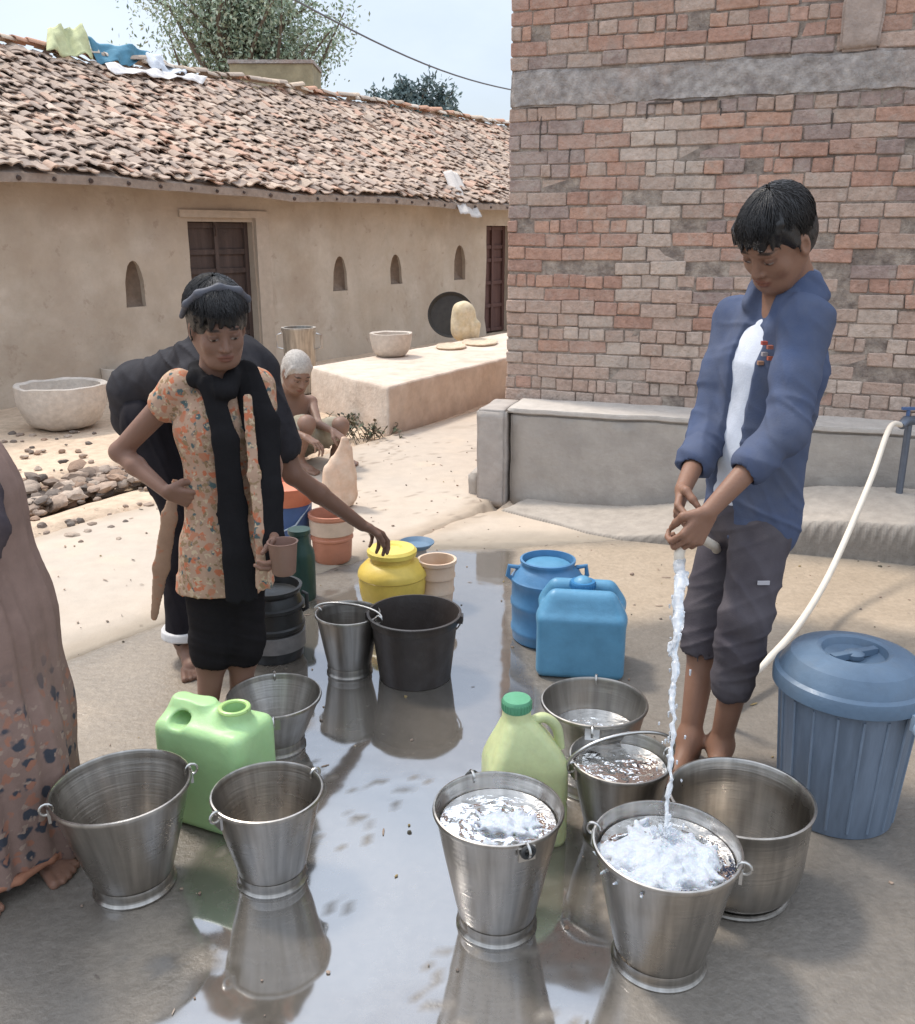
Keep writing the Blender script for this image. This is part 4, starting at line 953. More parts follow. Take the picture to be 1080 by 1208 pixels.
# blue dustbin
g, h, rr, rb = dims(984, 953, 793, 160, 126)
db = empty('dustbin', g); tag(db, 'large blue plastic dustbin with its domed lid on, at the right edge', 'dustbin')
M_bin = plastic('bin_blue', (.115,.145,.19), .48, col2=(.165,.205,.265), stretch=(2.5,2.5,.35), grime=.55, gcol=(.12,.15,.20), gscale=5, var=.16); M_rib = plastic('rib_blue', (.17,.215,.28), .5); M_lid = plastic('lid_blue', (.11,.165,.235), .42, var=.15)
nz_ = 14; V = []; F = []; nn = 144
for i in range(nz_+1):
    q = i/nz_; z = .004+(h-.03)*q; r_ = rb+(rr*.97-rb)*q
    for k in range(nn):
        th = 2*math.pi*k/nn; rib = .0030 if (k % 8) == 0 and .06 < q < .96 else 0; V.append(((r_+rib)*math.cos(th), (r_+rib)*math.sin(th), z))
for i in range(nz_):
    for k in range(nn): k2 = (k+1)%nn; F.append((i*nn+k, i*nn+k2, (i+1)*nn+k2, (i+1)*nn+k))
F.append(tuple(range(nn-1,-1,-1)))
b = MB(); b.add(V, F); b.lathe([(rr*.97, h-.028),(rr*1.0, h-.024),(rr*1.01, h-.004),(rr*.95, h-.002),(rr*.95,h-.03),(rr*.97,h-.028)], 72); b.build('body', M_bin, db, ang=35)
b = MB()
for k in range(0, nn, 8): 
    th = 2*math.pi*k/nn; b.tube([Vector(((rb+.002)*math.cos(th),(rb+.002)*math.sin(th),.02)), Vector(((rr*.965+.002)*math.cos(th),(rr*.965+.002)*math.sin(th),h-.05))], .0036, 6)
b.build('ribs', M_rib, db)
b = MB(); R_ = rr*1.10
b.lathe([(R_*.985, h-.035),(R_*1.0, h-.033),(R_*1.005, h-.010),(R_*.985, h+.002),(R_*.93, h+.008),(R_*.90, h+.022),(R_*.80, h+.046),(R_*.62, h+.060),(R_*.47, h+.064),(R_*.42, h+.060),(R_*.38,h+.044),(R_*.20,h+.038),(0,h+.038)], 96); lid = b.build('lid', M_lid, db, ang=25)
b = MB(); b.lathe([(.0,h+.040),(.022,h+.040),(.024,h+.052),(.015,h+.058),(0,h+.059)], 24); b.box((0,0,h+.049),(R_*.72,.018,.016), Matrix.Rotation(R(20),3,'Z')); b.build('handle', M_lid, lid)
for a in (R(-62), R(118)):
    b = MB(); b.box((math.cos(a)*(R_+.004), math.sin(a)*(R_+.004), h-.045), (.012,.028,.04), Matrix.Rotation(a,3,'Z')); b.tube([Vector((math.cos(a)*(R_+.012)-math.sin(a)*.018*math.cos(u_), math.sin(a)*(R_+.012)+math.cos(a)*.018*math.cos(u_), h-.055+.018*math.sin(u_))) for u_ in [i*math.pi/6 for i in range(13)]], .004, 6, cap=False); b.build('clip', mat('pale_clip', (.35,.42,.5), .5), db)
# ---------------------------------------------------------------- jerrycans
def rrect(a, b_, r, n=6, p=None):
    P = []
    for (cx, cy, t0) in ((a-r, b_-r, 0), (-a+r, b_-r, 90), (-a+r, -b_+r, 180), (a-r, -b_+r, 270)):
        for k in range(n+1): th = R(t0+90*k/n); P.append((cx+r*math.cos(th), cy+r*math.sin(th)))
    return P
def loft(b, secs, col=None):
    n = len(secs[0][1]); V = []; F = []
    for z, P, off in secs:
        for (x, y) in P: V.append((x+off[0], y+off[1], z))
    for i in range(len(secs)-1):
        for k in range(n): k2 = (k+1)%n; F.append((i*n+k, i*n+k2, (i+1)*n+k2, (i+1)*n+k))
    F.append(tuple(range(n-1,-1,-1))); F.append(tuple((len(secs)-1)*n+k for k in range(n))); b.add(V, F, col)
# light green jerrycan: SDF body so neck, handle and mouth grow out of one shell
gg = G(262, 962); hs_ = J(262, 836, gg.y).z
jc = empty('jerrycan', gg, R(-24)); tag(jc, 'open light green plastic jerrycan with a moulded handle, between the two left steel buckets', 'jerrycan')
hw_, hd_ = .128, .078
hb = hs_-.008
s = S()
for ix in (-1,1):
    for iy in (-1,1): s.cone((ix*(hw_-.03), iy*(hd_-.03), .03), (ix*(hw_-.032), iy*(hd_-.032), hb-.05), .03, .034, .004)
def slab_fill(s, x0, x1, y0, y1, z0, z1, r, k=.01, st=.03):
    for x in np.linspace(x0+r, x1-r, max(2, int((x1-x0)/st))):
        for y in np.linspace(y0+r, y1-r, max(2, int((y1-y0)/st))): s.cone((x,y,z0+r), (x,y,z1-r), r, r, k)
slab_fill(s, -hw_, hw_, -hd_, hd_, .0, hb-.012, .022, .012, .024)
s.cone((-.085,0,hb-.028), (.03,0,hb-.028), .045, .045, .03)            # shoulder ridge
s.cone((-.095,0,hb+.008), (-.020,0,hb+.020), .020, .020, .02); s.cone((-.100,0,hb-.02),(-.096,0,hb+.008), .024,.02,.02); s.cone((-.020,0,hb+.018),(-.005,0,hb-.02), .02,.024,.02)
s.ell((-.060,0,hb-.014), (.032,.09,.017), .01, sub=True)                # finger opening under the handle
s.cone((.065,0,hb-.05), (.065,0,hb+.012), .050, .036, .02)              # neck
s.cone((.065,0,hb+.008), (.065,0,hb+.022), .038, .038, .006)
s.cone((.065,0,hb-.04), (.065,0,hb+.09), .029, .029, .004, sub=True)
s.half((0,0,hb+.026), (0,0,1), .003)
M_green = plastic('pale_green_plastic', (.38,.585,.28), .40, sss=.15, grime=.3, var=.07)
build_s(s, 'body', .0042, M_green, jc)
b = MB(); b.tube([Vector((.065+.034*math.cos(u_), .034*math.sin(u_), hb+.024)) for u_ in [i*math.pi/16 for i in range(33)]], .006, 8, cap=False); b.build('mouth_rim', plastic('lime_plastic', (.42,.62,.22), .4), jc)
# yellow-green can with green cap
gg = G(617, 985); ht = J(608, 813, gg.y).z
jy = empty('jerrycan', gg, R(12)); tag(jy, 'translucent yellow-green jerrycan closed with a green screw cap', 'jerrycan')
hy = ht-.055; b = MB(); secs = []
for (q, w_, d_, r_, ox) in ((0,.085,.060,.026,0),(.012,.094,.068,.030,0),(.05,.097,.071,.030,0),(.30,.096,.070,.028,0),(.33,.093,.067,.028,0),(.36,.096,.070,.028,0),(.60,.096,.070,.030,0),(.655,.092,.068,.030,0),(.74,.078,.060,.030,-.004),(.84,.058,.048,.030,-.010),(.91,.044,.040,.030,-.016),(.945,.036,.036,.0335,-.021),(.96,.0335,.0335,.033,-.022),(1.0,.0325,.0325,.0322,-.022)):
    secs.append((hy*q if q < 1 else hy+.008, rrect(w_, d_, r_, 7), (ox, 0)))
loft(b, secs); b.V = [tuple(Vector(v)+mnoise.noise_vector(Vector(v)*14)*.0018) for v in b.V]
b.build('body', plastic('yellow_green_plastic', (.53,.57,.30), .36, sss=.3, grime=.5, gcol=(.36,.35,.16), gscale=6, var=.18), jy, ang=75)
b = MB(); b.tube(smooth_path([(.012,0,hy*.90),(.045,0,hy*.93),(.078,0,hy*.84),(.088,0,hy*.68)], 6), .0125, 12); b.build('handle', plastic('handle_green', (.50,.54,.28), .4), jy)
b = MB(); b.lathe([(0,hy+.004),(.033,hy+.004),(.035,hy+.008),(.035,hy+.028),(.032,hy+.034),(0,hy+.035)], 40, c=(-.022,0,0))
for k in range(30): th = k*math.pi/15; b.box((-.022+.0352*math.cos(th), .0352*math.sin(th), hy+.018), (.002,.003,.018), Matrix.Rotation(th,3,'Z'))
b.build('cap', plastic('cap_green', (.10,.30,.17), .4), jy)
# blue square can
gg = G(684, 785); ht = J(690, 690, gg.y).z
ja = empty('jerrycan', gg, R(-8)); tag(ja, 'square-shouldered bright blue jerrycan standing before the round blue drum', 'jerrycan')
k_ = 1/scale_at(gg)*1.0; a_ = 50*k_; s = S(); hy = ht-.012
slab_fill(s, -a_, a_, -a_*.8, a_*.8, 0, hy*.80, .026, .014, .028)
for q in range(5): f_ = q/4; zz = hy*.74+(hy*.22)*f_; w_ = a_-.03-(.030*f_); s.cone((-w_, -w_*.6, zz),(w_, -w_*.6, zz), .03-.006*f_, .03-.006*f_, .02); s.cone((-w_, w_*.6, zz),(w_, w_*.6, zz), .03-.006*f_, .03-.006*f_, .02)
s.cone((0,0,hy*.9),(0,0,hy+.008), .042,.036,.012)
for ix in (-1,1):
    s.ell((ix*a_*.0, -a_*.98, hy*.4), (a_*.62,.010,hy*.27), .008, sub=True)
M_sky = plastic('sky_blue_plastic', (.10,.27,.42), .38, grime=.2); M_blue2 = plastic('drum_blue', (.075,.20,.36), .38, grime=.25)
build_s(s, 'body', .0045, M_sky, ja)
b = MB(); b.lathe([(0,hy+.001),(.041,hy+.001),(.043,hy+.006),(.043,hy+.022),(.040,hy+.027),(.026,hy+.027),(.024,hy+.022),(0,hy+.022)], 40)
for k in range(28): th = k*math.pi/14; b.box((.0432*math.cos(th), .0432*math.sin(th), hy+.013), (.0025,.004,.014), Matrix.Rotation(th,3,'Z'))
b.build('cap', plastic('cap_blue', (.03,.17,.36), .45), ja)
# round drum
g, h, rr, rb = dims(644, 752, 662, 84, 78)
dr = empty('drum', g); tag(dr, 'round ribbed blue drum with a wide neck behind the square blue can', 'drum')
P = [(0,.003),(rb*.93,0),(rb,.008)]
for (q, r_) in ((.12,1),(.14,1.03),(.18,1.03),(.2,1.0),(.45,1.02),(.47,1.05),(.52,1.05),(.54,1.02),(.74,1.02),(.76,1.05),(.80,1.05),(.82,1.0),(.88,.93),(.93,.80),(.95,.76)): P.append((rr*r_*.98, h*q))
P += [(rr*.74,h*.96),(rr*.74,h*1.0),(rr*.78,h*1.0),(rr*.78,h*1.03),(rr*.72,h*1.035),(rr*.70,h*.93),(rr*.6,h*.90),(0,h*.90)]
b = MB(); b.lathe(P, 72); b.build('body', M_blue2, dr, ang=35)
b = MB(); b.lathe([(0,h*.91),(rr*.66,h*.91),(rr*.67,h*.95),(rr*.60,h*.97),(rr*.3,h*.965),(0,h*.97)], 48); b.build('lid', M_sky, dr)
for s_ in (-1,1): b = MB(); b.tube([(s_*rr*.80,0,h*.92),(s_*rr*1.08,0,h*.94),(s_*rr*1.12,0,h*.82),(s_*rr*1.0,0,h*.78)], .009, 8); b.build('handle', M_blue2, dr)
# yellow pot
def pot(name, cx, by, px, label, cat, prof, material, lidprof=None, lidmat=None, group=None, rz=0):
    g = G(cx, by); k = 1/scale_at(g); t_ = empty(name, g); tag(t_, label, cat, group); b = MB(); b.lathe([(r*k, z*k) for r, z in prof], 64); b.build('body', material, t_, ang=30)
    if lidprof: b = MB(); b.lathe([(r*k, z*k) for r, z in lidprof], 64); b.build('lid', lidmat, t_, ang=30)
    return t_, g, k
M_yel = plastic('yellow_plastic', (.66,.47,.09), .38, grime=.3)
yp, gY, kY = pot('water_pot', 464, 716, 0, 'yellow plastic water pot with a wide yellow lid', 'pot', [(0,0),(30,0),(34,3),(38,20),(39.5,34),(39,40),(40.5,42),(40,46),(38,50),(31,57),(25,60),(24,66),(28,68),(28,70),(22,70),(20,60),(0,58)], M_yel, [(0,64),(22,64),(28.5,66),(29,71),(26,74),(12,75),(10,73),(0,73)], plastic('lid_yellow', (.70,.54,.11), .35))
pot('plastic_tub', 516, 712, 0, 'cream and orange striped plastic tub behind the yellow pot', 'tub', [(0,0),(17,0),(18,3),(19,16),(20.5,17),(20.5,20),(19.5,22),(20,34),(21.5,35),(21.5,38),(20.5,40),(21,50),(23,52),(23,56),(20,56),(18,10),(0,6)], plastic('cream_orange', (.60,.40,.27), .45, col2=(.62,.50,.38), vscale=3))
pot('plastic_tub', 393, 660, 0, 'orange plastic tub banded cream at the top behind the steel bucket', 'tub', [(0,0),(20,0),(22,4),(23.5,26),(25,28),(25,30),(24,31),(25,52),(27,54),(27,58),(24,58),(21,8),(0,6)], plastic('orange_tub', (.50,.21,.13), .45))
b = MB(); g_ = G(393,660); k_ = 1/scale_at(g_); b.lathe([(24.4*k_,34*k_),(25.6*k_,35*k_),(25.9*k_,51*k_),(25*k_,52*k_),(24.4*k_,34*k_)], 48); o = b.build('band', plastic('cream_band', (.60,.45,.34), .5), [x for x in COL.objects if x.name == 'plastic_tub.001'][0])
# blue bucket with orange rim and lid, standing on the path
bb_, gBB, kBB = pot('plastic_bucket', 342, 655, 0, 'blue plastic bucket topped with an orange tray, held behind the girl', 'bucket', [(0,0),(24,0),(25,3),(29,68),(28,70),(25,70),(23,6),(0,5)], plastic('bucket_blue', (.07,.12,.26), .42), None)
b = MB(); b.lathe([(r*kBB, z*kBB) for r, z in [(20,66),(30,66),(33,70),(36,84),(37,88),(33,89),(30,82),(14,78),(0,78)]], 56); b.build('rim', plastic('orange_rim', (.62,.20,.11), .42), bb_, ang=30)
b = MB(); b.tube([Vector(p)*kBB for p in ((-29,-6,64),(-22,-24,50),(-4,-33,38),(14,-29,46),(28,-8,64))], 1.0*kBB, 6); b.build('handle', mat('pale_cord', (.4,.45,.5), .6), bb_)
# dark green bottle-like can next to it
pot('water_can', 357, 706, 0, 'dark green plastic water can wedged behind the black drum', 'can', [(0,0),(15,0),(16.5,4),(17,52),(16,60),(12,68),(11,80),(13,81),(13,86),(9,86),(0,86)], plastic('dark_green', (.02,.055,.045), .4))
# black stacked drum with grey band
g, h, rr, rb = dims(325, 772, 690, 74, 66)
bd = empty('drum', g); tag(bd, 'black ribbed plastic drum with a dull grey band beside the girl', 'drum')
P = [(0,0),(rb*.95,0),(rb,.008),(rb*1.02,h*.10),(rr*.98,h*.14)]
P += [(rr*.96,h*.42),(rr*1.02,h*.44),(rr*1.02,h*.48),(rr*.96,h*.50),(rr*.97,h*.70),(rr*1.03,h*.72),(rr*1.03,h*.76),(rr*.95,h*.78),(rr*.90,h*.86),(rr*.84,h*.90),(rr*.90,h*.92),(rr*.96,h*.97),(rr*.98,h*1.0),(rr*.88,h*1.0),(rr*.82,h*.9),(0,h*.88)]
b = MB(); b.lathe(P, 64); b.build('body', plastic('matt_black', (.022,.022,.022), .4), bd, ang=30)
b = MB(); b.lathe([(rr*.955,h*.16),(rr*1.015,h*.17),(rr*1.015,h*.38),(rr*.955,h*.39),(rr*.955,h*.16)], 64); b.build('band', mat('grey_band', (.17,.16,.155), .5, var=.35, vscale=14), bd, ang=30)
for s_ in (-1,1): b = MB(); b.tube([Vector((s_*rr*.99,-.01,h*.92)), Vector((s_*rr*1.14,-.015,h*.90)), Vector((s_*rr*1.14,-.015,h*.70)), Vector((s_*rr*1.0,-.01,h*.66))], .007, 8); b.build('handle', plastic('handle_black', (.03,.03,.03), .4), bd)
# small flat blue pan behind the yellow pot lid
gp = J(490,640,3.75); b = MB(); pr = .075
b.lathe([(0,.0),(pr*.8,.0),(pr,.018),(pr+.004,.02),(pr+.003,.024),(pr*.8,.006),(0,.004)], 40)
o = b.build('body', plastic('slate_blue', (.12,.19,.27), .45), None)
pan = empty('shallow_pan', (0,0,0)); o.parent = pan
pan.location = (G(492,668).x, G(492,668).y, 0); tag(pan, 'shallow slate-blue pan set on an upturned tin behind the yellow pot', 'pan')
zt_ = J(492,640,pan.location.y).z-.02; o.location = (0,0,max(zt_,.05))
b = MB(); b.lathe([(0,0),(.045,0),(.05,.01),(.042,max(zt_,.05)-.003),(0,max(zt_,.05)-.002)], 28); b.build('stand', plastic('grey_tin', (.30,.28,.26), .4), pan)
# ---------------------------------------------------------------- stone and clay bowls
M_bowl = mat('pale_stone', (.56,.49,.42), .92, var=.18, vscale=14, bump=.006, bscale=40, grime=.5, gcol=(.36,.29,.23), gscale=9)
def bowl(px, by, rimw, hpx, label, cat, loc=None, name='bowl', material=None, lift=0, z=0):
    g = G(px, by, z); k = 1/scale_at(g); r = rimw/2*k; h = hpx*k; t_ = MB(); n = 10; P = [(0,0)]
    for i in range(n+1): th = (i/n)*math.pi/2; P.append((r*(.42+.58*math.sin(th)**.8), h*(1-math.cos(th))))
    P += [(r*.97, h*1.02), (r*.90, h*.98)]
    for i in range(n, -1, -1): th = (i/n)*math.pi/2; P.append((r*.86*(.35+.65*math.sin(th)**.9), h*.14+h*.84*(1-math.cos(th))))
    P.append((0, h*.14)); t_.lathe(P, 56)
    t_.V = [tuple(Vector(v)+mnoise.noise_vector(Vector(v)*9+Vector((px,0,0)))*r*.035) for v in t_.V]
    o = t_.build(name, material or M_bowl, loc=g); tag(o, label, cat); return o
bowl(77, 503, 102, 50, 'big pale stone trough-bowl on the earth by the house wall', 'bowl', name='stone_bowl')
bowl(140, 462, 34, 28, 'small pale bowl half hidden behind the bending person', 'bowl', name='stone_bowl', material=mat('pale_clay', (.60,.54,.47), .9, var=.15))
bowl(462, 420, 50, 27, 'round pale clay bowl on the back edge of the platform', 'bowl', z=.35, name='clay_bowl')
# round black pan leaning on the wall, straw-coloured bag in front
g = G(540, 400, .35); k = 1/scale_at(g)
lp = empty('leaning_pan', g+Vector((-8*k, .30, 0))); tag(lp, 'round blackened pan propped up behind the straw-coloured sack', 'pan')
b = MB(); b.lathe([(0,0),(24*k,0),(27*k,3*k),(28*k,3*k),(25*k,-3*k),(0,-4*k)], 48, c=(0,0,25*k), rot=Matrix.Rotation(R(72),3,'X') @ Matrix.Rotation(R(0),3,'Y')); b.V = [(x, y, z) for x, y, z in b.V]; b.build('pan', mat('soot_black', (.04,.035,.03), .7, var=.3), lp)
sk = S(); sk.cone((0,0,12*k),(-1*k,0,30*k), 16*k, 14*k, .03); sk.cone((9*k,-3*k,8*k),(12*k,-4*k,16*k), 9*k, 7*k, .03)
o = build_s(sk, 'sack', .008, mat('straw_sack', (.60,.48,.30), .9, var=.2, vscale=14, bump=.006, bscale=40, col2=(.66,.56,.40)), None, base=(0,0,0), warp=lambda x,y,z: .006*np.sin(x*31+z*12)*np.sin(z*17+x*9)); o.location = g+Vector((8*k,0,0)); tag(o, 'straw-coloured filled sack standing at the far end of the platform', 'sack')
for (px_, py_, w_, lab) in ((532,410,34,'flat straw winnowing mat at the left of the sack foot'),(566,405,40,'flat yellowish mat lying nearest the brick building')):
    g = G(px_, py_, .352); k = 1/scale_at(g); b = MB(); b.lathe([(0,0),(w_/2*k,0),(w_/2*k+.01,.018),(w_/2*k,.026),(w_/2*k-.02,.012),(0,.008)], 36, sy=1.6); b.V = [tuple(Vector(v)+mnoise.noise_vector(Vector(v)*7)*.008) for v in b.V]; o = b.build('woven_mat', mat('straw', (.60,.48,.35), .9, var=.25, vscale=20, bump=.004, bscale=80), loc=g); tag(o, lab, 'mat')
# steel can standing behind the squatting figure
g = G(356, 462); k = 1/scale_at(g); t_ = empty('water_drum', g); tag(t_, 'open pale metal drum by the house wall behind the squatting figure', 'drum')
b = MB(); b.lathe([(0,0),(17*k,0),(18*k,3*k),(18.5*k,70*k),(20*k,72*k),(20*k,75*k),(17*k,75*k),(16*k,8*k),(0,6*k)], 48); b.build('body', steel('old_zinc', (.50,.47,.43), .5), t_)
for s_ in (-1,1): b = MB(); b.tube([(s_*20*k,0,68*k),(s_*26*k,0,66*k),(s_*26*k,0,52*k),(s_*19*k,0,50*k)], 1.2*k, 6); b.build('handle', M_wire, t_)
# ================================================================ people
def V3(*a): return Vector(a)
def hand(s, w, d, pn, k=1.0, curl=.5, side=1, spread=1.0, thumb=.5):
    d = Vector(d).normalized(); pn = (Vector(pn)-d*Vector(pn).dot(d)).normalized(); ac = d.cross(pn).normalized()*side
    kn = []
    for i, (a, l) in enumerate(((.030,.088),(.010,.094),(-.011,.090),(-.030,.080))):
        q = w+d*l*k+ac*a*k*spread; kn.append(q); s.cone(w+ac*a*.55*k+d*.012*k, q, .0155*k, .0112*k, .010*k)
    for i, q in enumerate(kn):
        L_ = [(.042,.027,.021),(.047,.030,.022),(.044,.028,.021),(.034,.021,.018)][i]; r_ = (.0095,.0098,.0094,.0082)[i]*k
        th = 0; p = q; fd = (d+ac*(.10,.02,-.05,-.13)[i]*spread).normalized()
        for j, l in enumerate(L_):
            th += curl*((.75,1.15,.75)[j])*(1+.07*i); dd = fd*math.cos(th)+pn*math.sin(th); e = p+dd*l*k; s.cone(p, e, r_*(1-.08*j), r_*(1-.08*(j+1)), .0035*k); p = e
    t0 = w+d*.018*k+ac*.022*k; t1 = t0+(d*.65+ac*.62+pn*.35).normalized()*.042*k; t2 = t1+(d*.9+ac*(.25-.5*thumb)+pn*(.2+.7*thumb)).normalized()*.032*k; t3 = t2+(d*.9-ac*.5*thumb+pn*(.2+.9*thumb)).normalized()*.026*k
    s.chain([t0,t1,t2,t3], [.016*k,.0125*k,.011*k,.0085*k], .006*k)
def head_frame(f, up=(0,0,1), roll=0):
    f = Vector(f).normalized(); u = Vector(up); u = (u-f*u.dot(f)).normalized(); r = f.cross(u).normalized()
    return r, f, u        # person's right, forward, up
def head(s, c, fr_, k=1.0):
    r, f, u = fr_; P = lambda x, y, z: Vector(c)+(r*x+f*y+u*z)*k
    M = [tuple(r), tuple(f), tuple(u)]
    s.ell(P(0,-.012,.038), (.073*k,.092*k,.083*k), .01, M=M)
    s.ell(P(0,.022,-.028), (.058*k,.066*k,.078*k), .03*k, M=M)
    s.ell(P(0,.052,-.078), (.030*k,.026*k,.026*k), .03*k, M=M)
    for q in (-1,1):
        s.cone(P(q*.056,-.005,-.035), P(q*.030,.045,-.078), .018*k, .016*k, .03*k)
        s.ell(P(q*.040,.056,-.022), (.020*k,.018*k,.022*k), .02*k, M=M)
    s.cone(P(-.034,.074,.028), P(.034,.074,.028), .012*k, .012*k, .014*k)
    for q in (-1,1): s.ell(P(q*.031,.094,.008), (.017*k,.015*k,.011*k), .010*k, sub=True, M=M)
    for q in (-1,1): s.ell(P(q*.031,.074,.008), (.013*k,.013*k,.0115*k), .003*k, M=M)
    s.cone(P(0,.080,.014), P(0,.100,-.024), .0065*k, .0105*k, .010*k)
    for q in (-1,1): s.ell(P(q*.012,.088,-.028), (.008*k,.009*k,.007*k), .006*k, M=M)
    s.ell(P(0,.084,-.050), (.023*k,.011*k,.0065*k), .006*k, M=M); s.ell(P(0,.081,-.061), (.019*k,.011*k,.0075*k), .006*k, M=M)
    s.ell(P(0,.096,-.0555), (.022*k,.008*k,.0018*k), .003*k, sub=True, M=M)
    for q in (-1,1):
        s.ell(P(q*.076,-.006,.000), (.009*k,.019*k,.031*k), .006*k, M=M); s.ell(P(q*.083,-.002,.002), (.006*k,.010*k,.017*k), .004*k, sub=True, M=M)
    s.cone(P(0,-.020,-.045), P(0,-.028,-.115), .050*k, .050*k, .03*k)
def skin_cols(V, c, fr_, k, skin, feet=None, hair_dark=None):
    r, f, u = [np.array(a) for a in fr_]; q = (V-np.array(c))/k; X, Y, Z = q@r, q@f, q@u
    C = np.tile(np.array(skin, float), (len(V), 1)); 
    n = fbm(V[:,0]*14, V[:,1]*14, V[:,2]*14, seed=3)[:,None]; C = C*(1+.14*n)
    def put(m, col, a=1): m = (m*a)[:,None]; C[:] = C*(1-m)+np.array(col)*m
    front = (Y > .05)
    lips = front*sstep(1.15,.85, np.sqrt((X/.024)**2+((Z+.0555)/.0125)**2)); put(lips, (skin[0]*.80, skin[1]*.52, skin[2]*.52), .75)
    for s_ in (-1,1):
        xe = X-s_*.031
        br = front*sstep(1.2,.7, np.sqrt((xe/.019)**2+((Z-.030-.003*(1-(xe/.02)**2))/.0045)**2)); put(br, (.012,.009,.008), .9)
        put(front*sstep(1.25,.95, np.sqrt((xe/.016)**2+((Z-.006)/.0085)**2)), (skin[0]*.45, skin[1]*.40, skin[2]*.40), .7)
        ew = front*sstep(1.1,.9, np.sqrt((xe/.0125)**2+((Z-.003)/.0034)**2)); put(ew, (.30,.26,.23), .9)
        ir = front*sstep(1.15,.85, np.sqrt((xe/.0058)**2+((Z-.002)/.0046)**2)); put(ir, (.012,.008,.006))
    if hair_dark is not None:
        m = sstep(-.004,.012, np.minimum(Z-.055+.0*X, 1)+np.maximum(0, -Y)*.9-.0)*sstep(.10,.06,Y)
    return C
def M_skin(name, sheen=.42): return mat(name, attr=True, rough=.52, sss=.12, spec=.35, bump=.0008, bscale=120, rvar=.1)
MS = M_skin('skin')
def cloth_mat(name, col, **k):
    d = dict(rough=.92, var=.14, vscale=13, bump=.0009, bscale=220, spec=.12, wrinkle=.006, wscale=8); d.update(k); return mat(name, col, **d)
def print_mat(name, base, cols, scale=22, thr=.42, zfade=None):
    m = cloth_mat(name, base); nt = m.node_tree; N = nt.nodes; L = nt.links; b = N['Principled BSDF']; cur = b.inputs['Base Color'].links[0].from_socket
    tc = N.new('ShaderNodeTexCoord')
    for i, (col, sc, t_) in enumerate(cols):
        v = N.new('ShaderNodeTexVoronoi'); v.inputs['Scale'].default_value = sc; mp = N.new('ShaderNodeMapping'); mp.inputs['Location'].default_value = (i*3.7, i*1.3, i*2.1)
        nzz = N.new('ShaderNodeTexNoise'); nzz.inputs['Scale'].default_value = sc*1.6; L.new(tc.outputs['Object'], nzz.inputs[0]); add = N.new('ShaderNodeVectorMath'); add.operation='MULTIPLY_ADD'; add.inputs[1].default_value = (.035,)*3
        L.new(nzz.outputs['Color'], add.inputs[0]); L.new(tc.outputs['Object'], add.inputs[2]); L.new(add.outputs[0], mp.inputs[0]); L.new(mp.outputs[0], v.inputs['Vector'])
        rp = N.new('ShaderNodeMapRange'); rp.inputs[1].default_value = t_+.06; rp.inputs[2].default_value = t_-.04; L.new(v.outputs['Distance'], rp.inputs[0]); f = rp.outputs[0]
        if zfade:
            sx = N.new('ShaderNodeSeparateXYZ'); L.new(tc.outputs['Object'], sx.inputs[0]); zr = N.new('ShaderNodeMapRange'); zr.inputs[1].default_value = zfade[1]; zr.inputs[2].default_value = zfade[0]; L.new(sx.outputs[2], zr.inputs[0])
            mu = N.new('ShaderNodeMath'); mu.operation='MULTIPLY'; L.new(f, mu.inputs[0]); L.new(zr.outputs[0], mu.inputs[1]); f = mu.outputs[0]
        mx = N.new('ShaderNodeMix'); mx.data_type='RGBA'; L.new(f, mx.inputs[0]); L.new(cur, mx.inputs[6]); mx.inputs[7].default_value = (*col, 1); cur = mx.outputs[2]
    L.new(cur, b.inputs['Base Color']); return m
def folds(a=.004, f=12, seed=1, dirs=()):
    def w(x, y, z):
        r = a*fbm(x*f, y*f, z*f*.6, seed=seed, o=3)
        for j, (dx, dy, dz, fr_, am) in enumerate(dirs):
            # creases: thin ridges of a noise stretched along the fold, that come and go
            n_ = math.sqrt(dx*dx+dy*dy+dz*dz); q = (x*dx+y*dy+z*dz)/n_; g_ = 5.0
            rd = 1-np.abs(vnoise(x*g_+q*fr_*.28, y*g_+q*fr_*.28*.7, z*g_+q*fr_*.28, seed+9+j))*2.4
            r = r+am*1.5*np.clip(rd, 0, 1)**1.5*(.5+.5*vnoise(x*6, y*6, z*6, seed+19+j))
        return r
    return w
def hair_warp(fr_, a=.005, f=60, seed=2):
    r, g, u = fr_
    def w(x, y, z):
        x = x+.006*vnoise(x*20,y*20,z*20,9)
        p = x*r.x+y*r.y+z*r.z; q = x*g.x+y*g.y+z*g.z; t_ = x*u.x+y*u.y+z*u.z
        return a*.55*vnoise(p*f*2.6, q*f*.7, t_*f*.35, seed)+a*.35*vnoise(p*f*5, q*f*1.4, t_*f*.6, seed+1)
    return w
M_hair = mat('black_hair', (.013,.011,.011), .42, spec=.5, var=.3, vscale=40, bump=.002, bscale=160, stretch=(1,1,.35))
def foot(s, ank, td, k=1.0, z0=0):
    td = Vector((td[0], td[1], 0)).normalized(); sd = Vector((td.y, -td.x, 0)); g = Vector((ank.x, ank.y, z0))
    s.cone(ank, g-td*.025*k+Vector((0,0,.028*k)), .036*k, .030*k, .02); s.cone(ank-Vector((0,0,.01)), g+td*.11*k+Vector((0,0,.022*k)), .034*k, .024*k, .03)
    s.cone(g-td*.03*k+Vector((0,0,.02*k)), g+td*.12*k+Vector((0,0,.018*k)), .024*k, .026*k, .02, flat=None)
    for i, (o, l, r_) in enumerate(((.034,.185,.0125),(.014,.188,.0095),(-.003,.182,.009),(-.019,.172,.0085),(-.034,.160,.008))):
        s.cone(g+td*.12*k+sd*o*k*.8+Vector((0,0,.016*k)), g+td*l*k+sd*o*k+Vector((0,0,.010*k)), .013*k, r_*k, .006*k)
def print_d(n, a, b): print(n, round((Vector(a)-Vector(b)).length, 3))
